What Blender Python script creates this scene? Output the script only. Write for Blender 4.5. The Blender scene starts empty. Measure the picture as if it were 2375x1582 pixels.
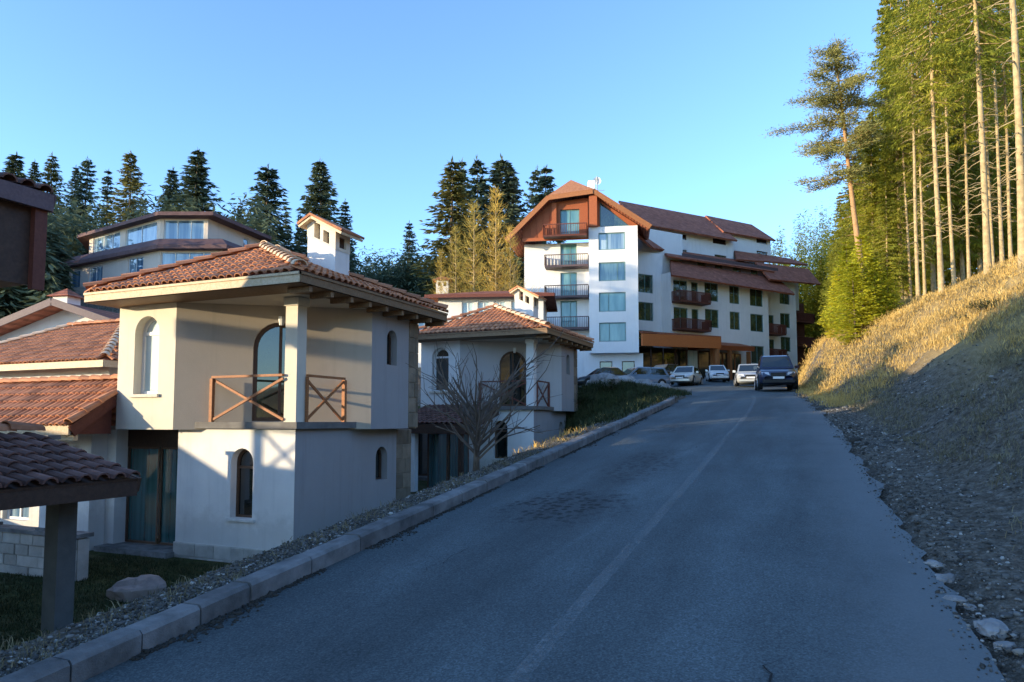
import bpy, math, random
import numpy as np
from mathutils import Vector, Matrix, noise
from mathutils.geometry import tessellate_polygon
random.seed(7); np.random.seed(7)
R = math.radians
SC = bpy.context.scene
COL = SC.collection

# ------------------------------------------------------------------ camera, sky, sun, exposure
# World frame: +Y runs along the road uphill, +X to the right of it, the camera is the origin at eye level.
YAW = R(23.1); FOC = 1640.0; HOR = 975.0
cam_d = bpy.data.cameras.new('camera'); cam = bpy.data.objects.new('camera', cam_d); COL.objects.link(cam)
cam_d.sensor_width = 36; cam_d.lens = 36 * FOC / 2375
PITCH = math.atan(109 / FOC)
cam.rotation_euler = (R(90) + PITCH, 0, YAW)
cam_d.shift_y = 75 / 2375
cam_d.clip_start = .05; cam_d.clip_end = 3000
SC.camera = cam

SUN_EL, SUN_AZ = R(6.6), R(225)          # the sun stands low, behind and left: towards (-x, -y)
w = bpy.data.worlds.new('World'); SC.world = w; w.use_nodes = True
nt = w.node_tree; nt.nodes.clear()
sky = nt.nodes.new('ShaderNodeTexSky'); sky.sky_type = 'NISHITA'; sky.sun_disc = False
sky.sun_elevation = SUN_EL; sky.sun_rotation = SUN_AZ
sky.altitude = 1600; sky.air_density = 1.0; sky.dust_density = .6; sky.ozone_density = 2.0
tint = nt.nodes.new('ShaderNodeMix'); tint.data_type = 'RGBA'; tint.blend_type = 'MULTIPLY'
tint.inputs['Factor'].default_value = 1; tint.inputs[7].default_value = (.87, 1.06, 1.32, 1)
bg = nt.nodes.new('ShaderNodeBackground'); bg.inputs[1].default_value = .15
wo = nt.nodes.new('ShaderNodeOutputWorld')
hs = nt.nodes.new('ShaderNodeHueSaturation'); hs.inputs['Saturation'].default_value = .97
nt.links.new(sky.outputs[0], tint.inputs[6]); nt.links.new(tint.outputs[2], hs.inputs['Color']); nt.links.new(hs.outputs[0], bg.inputs[0]); nt.links.new(bg.outputs[0], wo.inputs[0])
sd = bpy.data.lights.new('sun', 'SUN'); sun = bpy.data.objects.new('sun', sd); COL.objects.link(sun)
sd.energy = 2.0; sd.angle = R(.5); sd.color = (1, .81, .53)
sdir = Vector((-math.cos(SUN_EL) * math.sqrt(.5), -math.cos(SUN_EL) * math.sqrt(.5), math.sin(SUN_EL)))
sun.rotation_euler = sdir.to_track_quat('Z', 'Y').to_euler()
sun.location = (-40, -40, 30)
SC.view_settings.view_transform = 'Standard'; SC.view_settings.look = 'None'
SC.view_settings.exposure = 1.88; SC.view_settings.gamma = 1; SC.view_settings.use_curve_mapping = False
SC.render.engine = 'CYCLES'
SC.cycles.max_bounces = 6; SC.cycles.diffuse_bounces = 3; SC.cycles.glossy_bounces = 3
SC.cycles.transparent_max_bounces = 8; SC.cycles.use_denoising = True

CT, ST = math.cos(YAW), math.sin(YAW)
def cam2w(xc, d, z=0.0):                  # sideways, forward, height -> world
    return Vector((xc * CT - d * ST, xc * ST + d * CT, z))
def col_at(u, d):                         # the place d metres ahead in the photo's column u (approximately)
    return cam2w((u - 1187.5) / FOC * d, d)
def zpx(v, d): return (HOR - v) / FOC * d

# ------------------------------------------------------------------ helpers
def hash01(*a):
    return (math.sin(sum(v * k for v, k in zip(a, (12.9898, 78.233, 37.719)))) * 43758.5453) % 1.0
def sstep(a, b, x):
    t = np.clip((np.asarray(x, float) - a) / (b - a), 0, 1); return t * t * (3 - 2 * t)

class MB:
    def __init__(self): self.v = []; self.f = []
    def add(self, vs, fs):
        n = len(self.v); self.v += [tuple(p) for p in vs]; self.f += [tuple(i + n for i in f) for f in fs]; return self
    def box(self, x0, x1, y0, y1, z0, z1):
        return self.add([(x, y, z) for z in (z0, z1) for y in (y0, y1) for x in (x0, x1)],
                        [(0, 2, 3, 1), (4, 5, 7, 6), (0, 1, 5, 4), (2, 6, 7, 3), (0, 4, 6, 2), (1, 3, 7, 5)])
    def bar(self, p, q, wd, ht, up=(0, 0, 1)):       # a beam from p to q, wd across, ht along up
        p, q = Vector(p), Vector(q); d = (q - p).normalized(); s = d.cross(Vector(up))
        if s.length < 1e-4: s = d.cross(Vector((1, 0, 0)))
        s.normalize(); u = s.cross(d); s = s * wd / 2; u = u * ht / 2
        vs = [p - s - u, p + s - u, p + s + u, p - s + u, q - s - u, q + s - u, q + s + u, q - s + u]
        return self.add(vs, [(0, 1, 2, 3)[::-1], (4, 5, 6, 7)[::-1][::-1], (0, 4, 5, 1)[::-1], (1, 5, 6, 2)[::-1], (2, 6, 7, 3)[::-1], (3, 7, 4, 0)[::-1]])
    def prism(self, poly, z0, z1):
        n = len(poly)
        vs = [(x, y, z0) for x, y in poly] + [(x, y, z1) for x, y in poly]
        return self.add(vs, [tuple(range(n))[::-1], tuple(range(n, 2 * n))] + [(i, (i + 1) % n, n + (i + 1) % n, n + i) for i in range(n)])
    def tube(self, pts, rad, n=6, cap=True):
        rings = []; base = len(self.v); prev = None
        for i, p in enumerate(pts):
            p = Vector(p); a = Vector(pts[max(0, i - 1)]); b = Vector(pts[min(len(pts) - 1, i + 1)])
            d = (b - a).normalized()
            s = d.cross(Vector((.31, .17, .93))) if abs(d.z) < .9 else d.cross(Vector((1, 0, 0)))
            s.normalize(); t = d.cross(s)
            for k in range(n):
                an = 2 * math.pi * k / n
                self.v.append(tuple(p + (s * math.cos(an) + t * math.sin(an)) * rad[i]))
        for i in range(len(pts) - 1):
            for k in range(n):
                a = base + i * n + k; b = base + i * n + (k + 1) % n
                self.f.append((a, b, b + n, a + n))
        if cap:
            self.f.append(tuple(base + k for k in range(n))[::-1])
            m = base + (len(pts) - 1) * n; self.f.append(tuple(m + k for k in range(n)))
        return self
    def mesh(self, name, mat, smooth=False):
        me = bpy.data.meshes.new(name); me.from_pydata(self.v, [], self.f)
        if mat: me.materials.append(mat)
        if smooth: me.polygons.foreach_set('use_smooth', [True] * len(me.polygons))
        me.update(); return me
    def build(self, name, mat, parent=None, smooth=False, kind=None, loc=None):
        return link(name, self.mesh(name, mat, smooth), parent, kind, loc)

def link(name, me, parent=None, kind=None, loc=None):
    o = bpy.data.objects.new(name, me); COL.objects.link(o)
    if parent: o.parent = parent
    if kind: o['kind'] = kind
    if loc is not None: o.location = loc
    return o
def tag(o, label, cat, group=None):
    o['label'] = label; o['category'] = cat
    if group: o['group'] = group
    return o
def thing(name, label, cat, loc=(0, 0, 0), rz=0.0, group=None):
    o = bpy.data.objects.new(name, None); COL.objects.link(o); o.empty_display_size = .2
    o.location = loc; o.rotation_euler = (0, 0, rz)
    return tag(o, label, cat, group)
def copy_tree(o, parent=None, skip=()):
    c = o.copy(); COL.objects.link(c); c.parent = parent
    for ch in list(o.children):
        if ch.name.split('.')[0] not in skip: copy_tree(ch, c, skip)
    return c
def np_mesh(name, V, Fq, mat, smooth=False, attrs=None):
    """V (n,3), Fq (m,k) -> mesh, quickly"""
    me = bpy.data.meshes.new(name); V = np.asarray(V, np.float32); Fq = np.asarray(Fq, np.int32)
    m, k = Fq.shape
    me.vertices.add(len(V)); me.vertices.foreach_set('co', V.ravel())
    me.loops.add(m * k); me.loops.foreach_set('vertex_index', Fq.ravel())
    me.polygons.add(m); me.polygons.foreach_set('loop_start', np.arange(0, m * k, k, dtype=np.int32))
    me.polygons.foreach_set('loop_total', np.full(m, k, np.int32))
    if smooth: me.polygons.foreach_set('use_smooth', np.ones(m, bool))
    for nme, arr in (attrs or {}).items():
        a = me.attributes.new(nme, 'FLOAT', 'POINT'); a.data.foreach_set('value', np.asarray(arr, np.float32))
    if mat: me.materials.append(mat)
    me.update(calc_edges=True); me.validate(); return me

# ------------------------------------------------------------------ materials
MATS = {}
class N:                                   # a tiny node-graph helper
    def __init__(self, name):
        self.m = bpy.data.materials.new(name); self.m.use_nodes = True; self.t = self.m.node_tree
        self.b = self.t.nodes['Principled BSDF']; MATS[name] = self.m
    def n(self, typ, **kw):
        nd = self.t.nodes.new(typ)
        for k, v in kw.items(): setattr(nd, k, v)
        return nd
    def l(self, a, b): self.t.links.new(a, b)
    def tc(self, which='Object'):
        return self.n('ShaderNodeTexCoord').outputs[which]
    def pos(self): return self.n('ShaderNodeNewGeometry').outputs['Position']
    def map(self, vec, scale=(1, 1, 1), rot=(0, 0, 0)):
        m = self.n('ShaderNodeMapping'); m.inputs['Scale'].default_value = scale; m.inputs['Rotation'].default_value = rot
        self.l(vec, m.inputs[0]); return m.outputs[0]
    def noise(self, vec, sc, det=4, rough=.6):
        x = self.n('ShaderNodeTexNoise'); x.inputs['Scale'].default_value = sc; x.inputs['Detail'].default_value = det
        x.inputs['Roughness'].default_value = rough; self.l(vec, x.inputs['Vector']); return x.outputs['Fac']
    def vor(self, vec, sc, feat='F1', out='Distance'):
        x = self.n('ShaderNodeTexVoronoi'); x.feature = feat; x.inputs['Scale'].default_value = sc; self.l(vec, x.inputs['Vector']); return x.outputs[out]
    def ramp(self, fac, stops):
        r = self.n('ShaderNodeValToRGB'); el = r.color_ramp.elements
        while len(el) < len(stops): el.new(.5)
        for e, (p, c) in zip(el, stops):
            e.position = p; e.color = (*c, 1) if len(c) == 3 else c
        self.l(fac, r.inputs[0]); return r.outputs[0]
    def mix(self, fac, a, b, typ='MIX'):
        x = self.n('ShaderNodeMix'); x.data_type = 'RGBA'; x.blend_type = typ
        for s, val in ((x.inputs['Factor'], fac), (x.inputs[6], a), (x.inputs[7], b)):
            if hasattr(val, 'default_value'): self.l(val, s)
            elif isinstance(val, (int, float)): s.default_value = val
            else: s.default_value = (*val, 1)
        return x.outputs[2]
    def math(self, op, a, b=0.0, c=0.0):
        x = self.n('ShaderNodeMath'); x.operation = op
        for s, val in zip(x.inputs, (a, b, c)):
            if hasattr(val, 'default_value'): self.l(val, s)
            else: s.default_value = val
        return x.outputs[0]
    def rnd(self): return self.n('ShaderNodeObjectInfo').outputs['Random']
    def attr(self, nme):
        a = self.n('ShaderNodeAttribute'); a.attribute_name = nme; return a.outputs['Fac']
    def bump(self, h, st=.3, dist=.02):
        b = self.n('ShaderNodeBump'); b.inputs['Strength'].default_value = st; b.inputs['Distance'].default_value = dist
        self.l(h, b.inputs['Height']); self.l(b.outputs[0], self.b.inputs['Normal'])
    def out(self, col, rough=.8, spec=.3):
        if hasattr(col, 'default_value'): self.l(col, self.b.inputs['Base Color'])
        else: self.b.inputs['Base Color'].default_value = (*col, 1)
        if hasattr(rough, 'default_value'): self.l(rough, self.b.inputs['Roughness'])
        else: self.b.inputs['Roughness'].default_value = rough
        self.b.inputs['Specular IOR Level'].default_value = spec
        return self.m

def m_noisy(name, c0, c1, sc=3, rough=.8, spec=.3, bump=.15, bsc=40, lo=.3, hi=.7, rnd=0.0):
    g = N(name); p = g.tc(); f = g.noise(p, sc, 5)
    c = g.ramp(f, [(lo, c0), (hi, c1)])
    if rnd:
        c = g.mix(1.0, c, g.ramp(g.rnd(), [(0, (1 - rnd,) * 3), (1, (1 + rnd,) * 3)]), 'MULTIPLY')
    if bump: g.bump(g.noise(p, bsc, 4), bump, .02)
    return g.out(c, rough, spec)
def m_plaster(name, c, dirt=.86):
    g = N(name); p = g.tc(); f = g.noise(p, .9, 5, .65); s = g.noise(g.map(p, (5, 5, .35)), 1.0, 4)
    c1 = tuple(v * dirt for v in c)
    col = g.mix(g.ramp(f, [(.35, (0, 0, 0)), (.75, (1, 1, 1))]), c, c1)
    col = g.mix(g.ramp(s, [(.58, (0, 0, 0)), (.8, (.35, .35, .35))]), col, tuple(v * .72 for v in c))
    st = g.noise(g.map(p, (3.2, 3.2, .22)), 1.0, 6, .75); col = g.mix(g.ramp(st, [(.55, (0, 0, 0)), (.78, (.5, .5, .5))]), col, tuple(v * .66 for v in c))
    sz = g.n('ShaderNodeSeparateXYZ'); g.l(p, sz.inputs[0])
    low = g.math('ADD', sz.outputs[2], g.math('MULTIPLY', g.noise(p, 2.3, 5, .7), -1.5)); col = g.mix(g.ramp(low, [(-.0, (.3, .3, .3)), (.35, (0, 0, 0))]), col, (.34, .31, .27))
    g.bump(g.math('MULTIPLY_ADD', g.noise(p, 9, 3), .7, g.noise(p, 60, 3)), .3, .012); return g.out(col, .9, .2)
def m_wood(name, c0, c1, rough=.6, ax=(1, 1, 1)):
    g = N(name); p = g.tc(); f = g.noise(g.map(p, (9, 9, 9)), 1, 6, .7)
    wv = g.noise(g.map(p, (30 * ax[0], 30 * ax[1], 30 * ax[2])), 1, 3)
    c = g.ramp(g.math('MULTIPLY_ADD', wv, .5, g.math('MULTIPLY', f, .5)), [(.35, c0), (.65, c1)])
    c = g.mix(.5, c, g.mix(1.0, c, g.ramp(g.rnd(), [(0, (.7,) * 3), (1, (1.25,) * 3)]), 'MULTIPLY'))
    g.bump(wv, .2, .008); return g.out(c, rough, .3)
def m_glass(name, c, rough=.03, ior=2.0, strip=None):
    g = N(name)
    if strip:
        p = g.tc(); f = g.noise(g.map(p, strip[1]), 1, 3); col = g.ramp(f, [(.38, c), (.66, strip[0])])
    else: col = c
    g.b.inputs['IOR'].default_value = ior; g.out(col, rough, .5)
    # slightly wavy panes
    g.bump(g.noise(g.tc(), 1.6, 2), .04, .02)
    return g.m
def m_foliage(name, dark, light, trans=.28, sc=.45, warm=None):
    g = N(name); p = g.pos(); f = g.noise(p, sc, 4, .7); r = g.rnd()
    c = g.ramp(f, [(.3, dark), (.7, light)])
    if warm: c = g.mix(g.ramp(g.noise(p, 1.9, 2), [(.55, (0, 0, 0)), (.75, (.7, .7, .7))]), c, warm)
    c = g.mix(1.0, c, g.ramp(r, [(0, (.78, .84, .8)), (1, (1.2, 1.15, 1.05))]), 'MULTIPLY')
    g.out(c, .75, .15)
    tr = g.n('ShaderNodeBsdfTranslucent'); g.l(c, tr.inputs[0])
    ms = g.n('ShaderNodeMixShader'); ms.inputs[0].default_value = trans
    o = g.t.nodes['Material Output']; g.l(g.b.outputs[0], ms.inputs[1]); g.l(tr.outputs[0], ms.inputs[2]); g.l(ms.outputs[0], o.inputs[0])
    return g.m

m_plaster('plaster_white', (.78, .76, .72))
m_plaster('plaster_bright', (.86, .85, .84), .93)
m_plaster('plaster_cream', (.71, .64, .52), .88)
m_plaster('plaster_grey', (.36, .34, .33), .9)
m_plaster('plaster_stone', (.52, .50, .48), .9)
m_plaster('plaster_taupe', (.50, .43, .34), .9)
m_plaster('plaster_tan', (.76, .64, .53), .92)
g = N('terracotta'); p = g.tc(); f = g.noise(p, 7, 4)
c = g.ramp(f, [(.3, (.40, .155, .075)), (.7, (.60, .28, .145))])
c = g.mix(1.0, c, g.ramp(g.rnd(), [(0, (.62, .6, .6)), (.5, (1, 1, 1)), (1, (1.3, 1.25, 1.15))]), 'MULTIPLY')
g.out(c, .8, .25)
m_noisy('terracotta_under', (.22, .085, .05), (.32, .13, .075), 4)
m_noisy('terracotta_pale', (.62, .42, .26), (.74, .54, .36), 5, rnd=.15)
g = N('tile_far'); p = g.tc(); f = g.noise(p, 1.2, 5)
c = g.ramp(f, [(.3, (.27, .092, .055)), (.7, (.41, .15, .09))]); wz = g.n('ShaderNodeTexWave'); wz.bands_direction = 'Z'; wz.inputs['Scale'].default_value = 1.7; wz.inputs['Distortion'].default_value = .4; g.l(p, wz.inputs[0])
c = g.mix(1.0, c, g.ramp(wz.outputs['Fac'], [(.1, (.70,) * 3), (.5, (1.08,) * 3)]), 'MULTIPLY'); c = g.mix(.5, c, g.mix(1.0, c, g.ramp(g.vor(g.map(p, (2.5, 2.5, 4)), 1.3, 'F1', 'Color'), [(.2, (.6,) * 3), (.8, (1.35,) * 3)]), 'MULTIPLY'))
g.bump(wz.outputs['Fac'], .5, .06); g.out(c, .85, .2)
m_noisy('tile_old', (.10, .055, .045), (.21, .105, .08), 9, rnd=.35)
m_wood('wood_pale', (.50, .36, .20), (.68, .54, .36))
m_wood('wood_brown', (.15, .085, .042), (.27, .165, .085))
m_wood('wood_orange', (.26, .095, .035), (.42, .17, .065))
m_wood('wood_red', (.30, .075, .026), (.42, .13, .05))
m_wood('wood_canopy', (.46, .125, .035), (.62, .19, .055))
m_wood('wood_redbrown', (.11, .032, .022), (.17, .055, .035))
m_wood('wood_dark', (.045, .026, .018), (.085, .048, .032))
m_wood('wood_plum', (.10, .065, .07), (.15, .10, .105))
m_noisy('soil', (.022, .02, .016), (.05, .045, .036), 8)
m_noisy('tile_dark', (.11, .06, .06), (.17, .10, .095), 2)
m_noisy('slab_grey', (.13, .12, .11), (.19, .18, .165), 4)
m_noisy('concrete', (.09, .09, .086), (.22, .217, .21), 3.2, rnd=.16, bsc=60, bump=.45, lo=.32, hi=.66)
m_noisy('pillar_dark', (.075, .075, .072), (.12, .118, .112), 3)
m_noisy('pillar_grey', (.24, .235, .23), (.33, .325, .31), 3)
m_noisy('stone_block', (.34, .32, .28), (.50, .47, .42), 3, rnd=.25, bump=.5, bsc=14)
m_noisy('stone_brown', (.16, .125, .085), (.27, .21, .145), 3, rnd=.3, bump=.5, bsc=14)
m_noisy('rock', (.17, .165, .16), (.36, .35, .335), 4, rnd=.2, bump=.6, bsc=9)
m_noisy('rock_brown', (.22, .17, .15), (.34, .27, .24), 4, bump=.6, bsc=9)
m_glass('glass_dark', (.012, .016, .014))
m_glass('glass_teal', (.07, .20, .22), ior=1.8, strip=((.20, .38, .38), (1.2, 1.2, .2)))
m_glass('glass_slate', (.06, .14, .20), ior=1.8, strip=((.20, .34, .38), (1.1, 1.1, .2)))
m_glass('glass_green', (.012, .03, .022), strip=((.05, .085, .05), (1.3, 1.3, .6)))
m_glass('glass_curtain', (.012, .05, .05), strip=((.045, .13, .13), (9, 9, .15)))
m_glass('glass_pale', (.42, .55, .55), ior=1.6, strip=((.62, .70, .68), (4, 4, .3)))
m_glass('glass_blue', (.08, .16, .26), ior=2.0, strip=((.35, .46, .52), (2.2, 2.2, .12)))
m_noisy('frame_white', (.74, .74, .72), (.8, .8, .78), 5, rough=.5)
m_noisy('frame_brown', (.09, .05, .03), (.13, .075, .045), 5, rough=.5)
m_noisy('frame_teal', (.12, .22, .22), (.16, .27, .27), 5, rough=.45)
m_noisy('metal_grey', (.35, .36, .37), (.45, .46, .47), 5, rough=.4)
m_foliage('spruce_dark', (.05, .085, .075), (.18, .22, .13), .3)
m_foliage('spruce_gold', (.12, .15, .02), (.52, .50, .07), .42, .6, (.62, .53, .10))
m_foliage('spruce_olive', (.10, .115, .05), (.30, .27, .09), .35, .6)
m_foliage('spruce_bright', (.42, .42, .03), (.82, .74, .07), .5, .6)
m_foliage('pine_green', (.15, .17, .07), (.42, .38, .13), .25)
m_foliage('larch_orange', (.50, .34, .07), (.92, .68, .19), .45, .6)
m_foliage('bush_green', (.018, .03, .014), (.06, .075, .03), .2, 1.2)
m_noisy('bark', (.10, .075, .05), (.20, .15, .105), 6, bump=.6, bsc=14)
m_noisy('bark_pale', (.30, .215, .11), (.56, .42, .22), 5, bump=.5, bsc=12)
m_noisy('bark_orange', (.36, .20, .09), (.48, .29, .15), 5, bump=.5, bsc=12)
m_noisy('twig', (.085, .065, .05), (.17, .13, .10), 6, bump=0)
g = N('grass_dry'); a = g.attr('rnd'); p = g.pos()
c = g.ramp(a, [(0, (.34, .21, .06)), (.5, (.62, .40, .12)), (1, (.78, .56, .21))])
c = g.mix(g.ramp(g.noise(p, .7, 4), [(.48, (0, 0, 0)), (.72, (.5, .5, .5))]), c, (.24, .19, .08)); g.out(c, .8, .15)
g = N('grass_dull'); a = g.attr('rnd'); p = g.pos()
c = g.ramp(a, [(0, (.10, .085, .05)), (.6, (.20, .17, .10)), (1, (.34, .29, .18))]); g.out(c, .85, .1)
g = N('grass_green'); a = g.attr('rnd'); p = g.pos()
c = g.ramp(a, [(0, (.024, .034, .014)), (.7, (.05, .06, .024)), (1, (.10, .09, .04))]); g.out(c, .8, .15)
g = N('pebble'); a = g.attr('rnd')
c = g.ramp(a, [(0, (.04, .037, .032)), (.55, (.105, .10, .09)), (.9, (.20, .195, .18)), (1, (.42, .41, .38))]); g.out(c, .85, .25)

# ------------------------------------------------------------------ the lie of the land
_ry = np.linspace(-400, 600, 10001)
_rs = np.where(_ry < 0, .1063, .1063 - (.1063 - .068) * sstep(24, 32, _ry)); _rs = np.where(_ry > 95, .03, _rs)
_rz = np.cumsum(_rs) * (_ry[1] - _ry[0]); _rz += -2.2 - np.interp(0, _ry, _rz)
def r_(y): return np.interp(y, _ry, _rz)                       # road height
def xr_(y): return np.interp(y, [-40, 5, 8.5, 13, 18.4, 22, 26, 30, 36, 40.5, 45, 55, 90], [1.3, 1.08, .92, .78, .55, .28, -.1, -.5, -.75, -.85, -1.7, -2.0, -1.0])
_bd = np.linspace(0, 300, 6001)
_bs = .10 + .74 * sstep(.5, 1.6, _bd) - .47 * sstep(6.4, 8.8, _bd) - .2 * sstep(30, 80, _bd)
_bz = np.cumsum(_bs) * (_bd[1] - _bd[0])
def bank_(d): return np.interp(d, _bd, _bz)                     # rise of the bank d metres from the road edge
def T_(y): return np.interp(y, [-60, -10, 0, 3, 17, 20, 23, 28], [-7, -4.0, -3.1, -3.0, -2.98, -2.7, -2.42, -2.4])
_cp = [(-10, 36, 1.5), (-14, 45, 2.2), (-20, 62, 3.5), (-26, 66, 3.6), (-10, 72, 4.4), (-3, 85, 5.3), (-22, 10, -1.9), (-24, -2, -1.75), (-24, 25, -.8),
       (-19, 31, .6), (-16, 39, 2.0), (-30, 40, 4.5), (-43, 36, 8.3), (-50, 32, 9.0), (-40, 20, 4), (-70, 50, 13), (-100, 70, 22), (-60, 90, 15),
       (-30, 110, 14), (0, 130, 15), (-120, 20, 16), (-60, 0, 4), (-60, -40, -2), (-20, -40, -5), (-150, 150, 30), (0, 200, 22), (-250, 0, 20), (-100, -100, -8),
       (-300, 300, 50), (0, 400, 40), (-35, 52, 5), (-45, 62, 9), (-28, 19, -1.9), (-30, 14, -2), (-33, 24, -1.0), (-38, 29, 1.2), (-20, 22, -1.9), (-20, 17, -2.4), (-26, 24, -1.4), (-20, 28, -.5)]
def far_(x, y):
    x = np.asarray(x, float); y = np.asarray(y, float); s = 0; q = 0
    for a, b, c in _cp:
        ww = 1 / ((x - a) ** 2 + (y - b) ** 2 + 4) ** 2.2; s = s + ww * c; q = q + ww
    return s / q
BANK_K, BANK_A = .86, 1.45
def vnoise(x, y, sd=0.0):
    xi, yi = np.floor(x), np.floor(y); fx, fy = x - xi, y - yi; fx = fx * fx * (3 - 2 * fx); fy = fy * fy * (3 - 2 * fy)
    h = lambda a, b: np.modf(np.abs(np.sin(a * 127.1 + b * 311.7 + sd * 74.7) * 43758.5453))[0]
    return (h(xi, yi) * (1 - fx) + h(xi + 1, yi) * fx) * (1 - fy) + (h(xi, yi + 1) * (1 - fx) + h(xi + 1, yi + 1) * fx) * fy - .5
def ground_(x, y):
    x = np.asarray(x, float); y = np.asarray(y, float)
    r = r_(y); d = x - xr_(y)
    right = r + bank_(np.maximum(d, 0)) * BANK_K + BANK_A * sstep(27, 36, y) * (1 - .6 * sstep(48, 62, y)) * sstep(.7, 2.6, d) * (1 - sstep(3.2, 7, d))
    wob = .10 * np.sin(x * 1.7 + y * .6) * np.sin(y * .9 - x * .4) + .06 * np.sin(x * 3.9 - y * 1.1) * np.cos(y * 2.3 + x)
    rill = vnoise(y * .9 + x * .25, x * .22, 3) * .75 + vnoise(y * 2.1, x * .6, 5) * .32 + vnoise(x * 2.6, y * 2.6, 7) * .16
    right = right + (wob * .6 + rill * (1 - .5 * sstep(6, 9, d))) * sstep(.5, 2.2, d)
    wl = 1 - sstep(26.5, 31, y)
    strip = r + (.11 - .02 * np.clip(-5 - x, 0, 1.2)) * (1 - sstep(28.5, 31, y) * (1 - sstep(5, 6.5, -x)))
    fall = sstep(5.45, 8.3, -x) * wl
    left = strip * (1 - fall) + T_(y) * fall
    wf = np.maximum(sstep(17, 22, -x), sstep(27, 34, y) * sstep(6, 14, -x))
    left = left * (1 - wf) + far_(x, y) * wf
    left = left + (.55 * np.exp(-((x + 8.2) / 2.2) ** 2) * np.exp(-((y - 30.3) / 2.3) ** 2))
    return np.where(x > -2.6, right, left)
def gz(x, y): return float(ground_(x, y))

def axis(lo, hi, a, b, fine, grow=1.13):
    xs = list(np.arange(a, b, fine)); s = fine; v = b
    while v < hi: xs.append(v); s *= grow; v += s
    s = fine; v = a - fine
    while v > lo: xs.insert(0, v); s *= grow; v -= s
    return np.array([lo] + [q for q in xs if lo < q < hi] + [hi])
gx = axis(-450, 450, -11, 11, .22); gy = axis(-200, 650, -2, 46, .25)
X, Y = np.meshgrid(gx, gy)
Z = ground_(X, Y)
dd = X - xr_(Y)
under = (X > -4.86) & (dd < .15) & (Y < 31)
under2 = (Y >= 31) & (Y < 66) & (dd < .15) & (X > -34)
Zg = np.where(under | under2, np.minimum(Z, np.where(under, r_(Y), Z)) - .09, Z)
lawn = sstep(5.9, 6.8, -X) * (1 - sstep(17, 30, -X)) * (1 - sstep(31, 34, Y))
lit = sstep(1.8, 4.2, dd) * (1 - .6 * sstep(11, 16, dd))  # weight of the dry-grass colour, rising up the bank from the road edge
nx, ny = len(gx), len(gy)
idx = np.arange(nx * ny).reshape(ny, nx)
Fq = np.stack([idx[:-1, :-1], idx[:-1, 1:], idx[1:, 1:], idx[1:, :-1]], -1).reshape(-1, 4)
g = N('ground'); p = g.pos()
n1 = g.noise(p, .8, 6, .7); n2 = g.noise(p, 7, 4, .7)
soil = g.ramp(g.math('MULTIPLY_ADD', g.noise(p, 24, 3, .7), .4, g.math('MULTIPLY', n2, .6)), [(.36, (.055, .045, .034)), (.5, (.125, .105, .08)), (.66, (.25, .225, .19))])
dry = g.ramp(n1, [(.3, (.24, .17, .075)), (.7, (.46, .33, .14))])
grn = g.ramp(n2, [(.3, (.022, .034, .012)), (.7, (.06, .072, .024))])
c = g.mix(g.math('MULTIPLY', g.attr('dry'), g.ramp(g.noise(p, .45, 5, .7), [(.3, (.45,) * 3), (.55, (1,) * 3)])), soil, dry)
c = g.mix(g.attr('lawn'), c, g.mix(g.ramp(n1, [(.45, (0, 0, 0)), (.7, (.8, .8, .8))]), grn, (.10, .085, .045)))
g.bump(n2, .9, .08); g.out(c, .95, .1)
ground = link('ground', np_mesh('ground', np.stack([X, Y, Zg], -1).reshape(-1, 3), Fq, MATS['ground'], True, {'lawn': lawn.ravel(), 'dry': lit.ravel()}), kind='structure')

# ------------------------------------------------------------------ road, parking apron, centre line, kerb
g = N('asphalt'); p = g.pos()
big = g.noise(p, .35, 4, .6); fine = g.noise(p, 55, 3, .7); mid = g.noise(g.map(p, (2.6, .5, 1)), 1, 4, .6)
c = g.ramp(fine, [(.22, (.045, .057, .060)), (.5, (.074, .093, .097)), (.8, (.14, .17, .175))])
c = g.mix(1.0, c, g.ramp(big, [(.3, (.80, .80, .80)), (.7, (1.16, 1.16, 1.15))]), 'MULTIPLY')
c = g.mix(1.0, c, g.ramp(mid, [(.3, (.82, .82, .82)), (.7, (1.16, 1.16, 1.16))]), 'MULTIPLY')
agg = g.vor(p, 75, 'F1', 'Color'); c = g.mix(.45, c, g.mix(1.0, c, g.ramp(agg, [(.2, (.45,) * 3), (.8, (1.6,) * 3)]), 'MULTIPLY'))
trk = g.n('ShaderNodeTexWave'); trk.inputs['Scale'].default_value = .205; trk.inputs['Distortion'].default_value = .6; trk.inputs['Detail'].default_value = 2; trk.inputs['Detail Scale'].default_value = .3; g.l(p, trk.inputs[0])
c = g.mix(1.0, c, g.ramp(trk.outputs['Fac'], [(.2, (.92,) * 3), (.85, (1.10,) * 3)]), 'MULTIPLY')
pat = g.vor(g.map(p, (.28, .11, 1)), 1.0, 'F1', 'Color'); c = g.mix(.5, c, g.mix(1.0, c, g.ramp(pat, [(.3, (.86,) * 3), (.7, (1.12,) * 3)]), 'MULTIPLY'))
sx = g.n('ShaderNodeSeparateXYZ'); g.l(p, sx.inputs[0])
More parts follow.
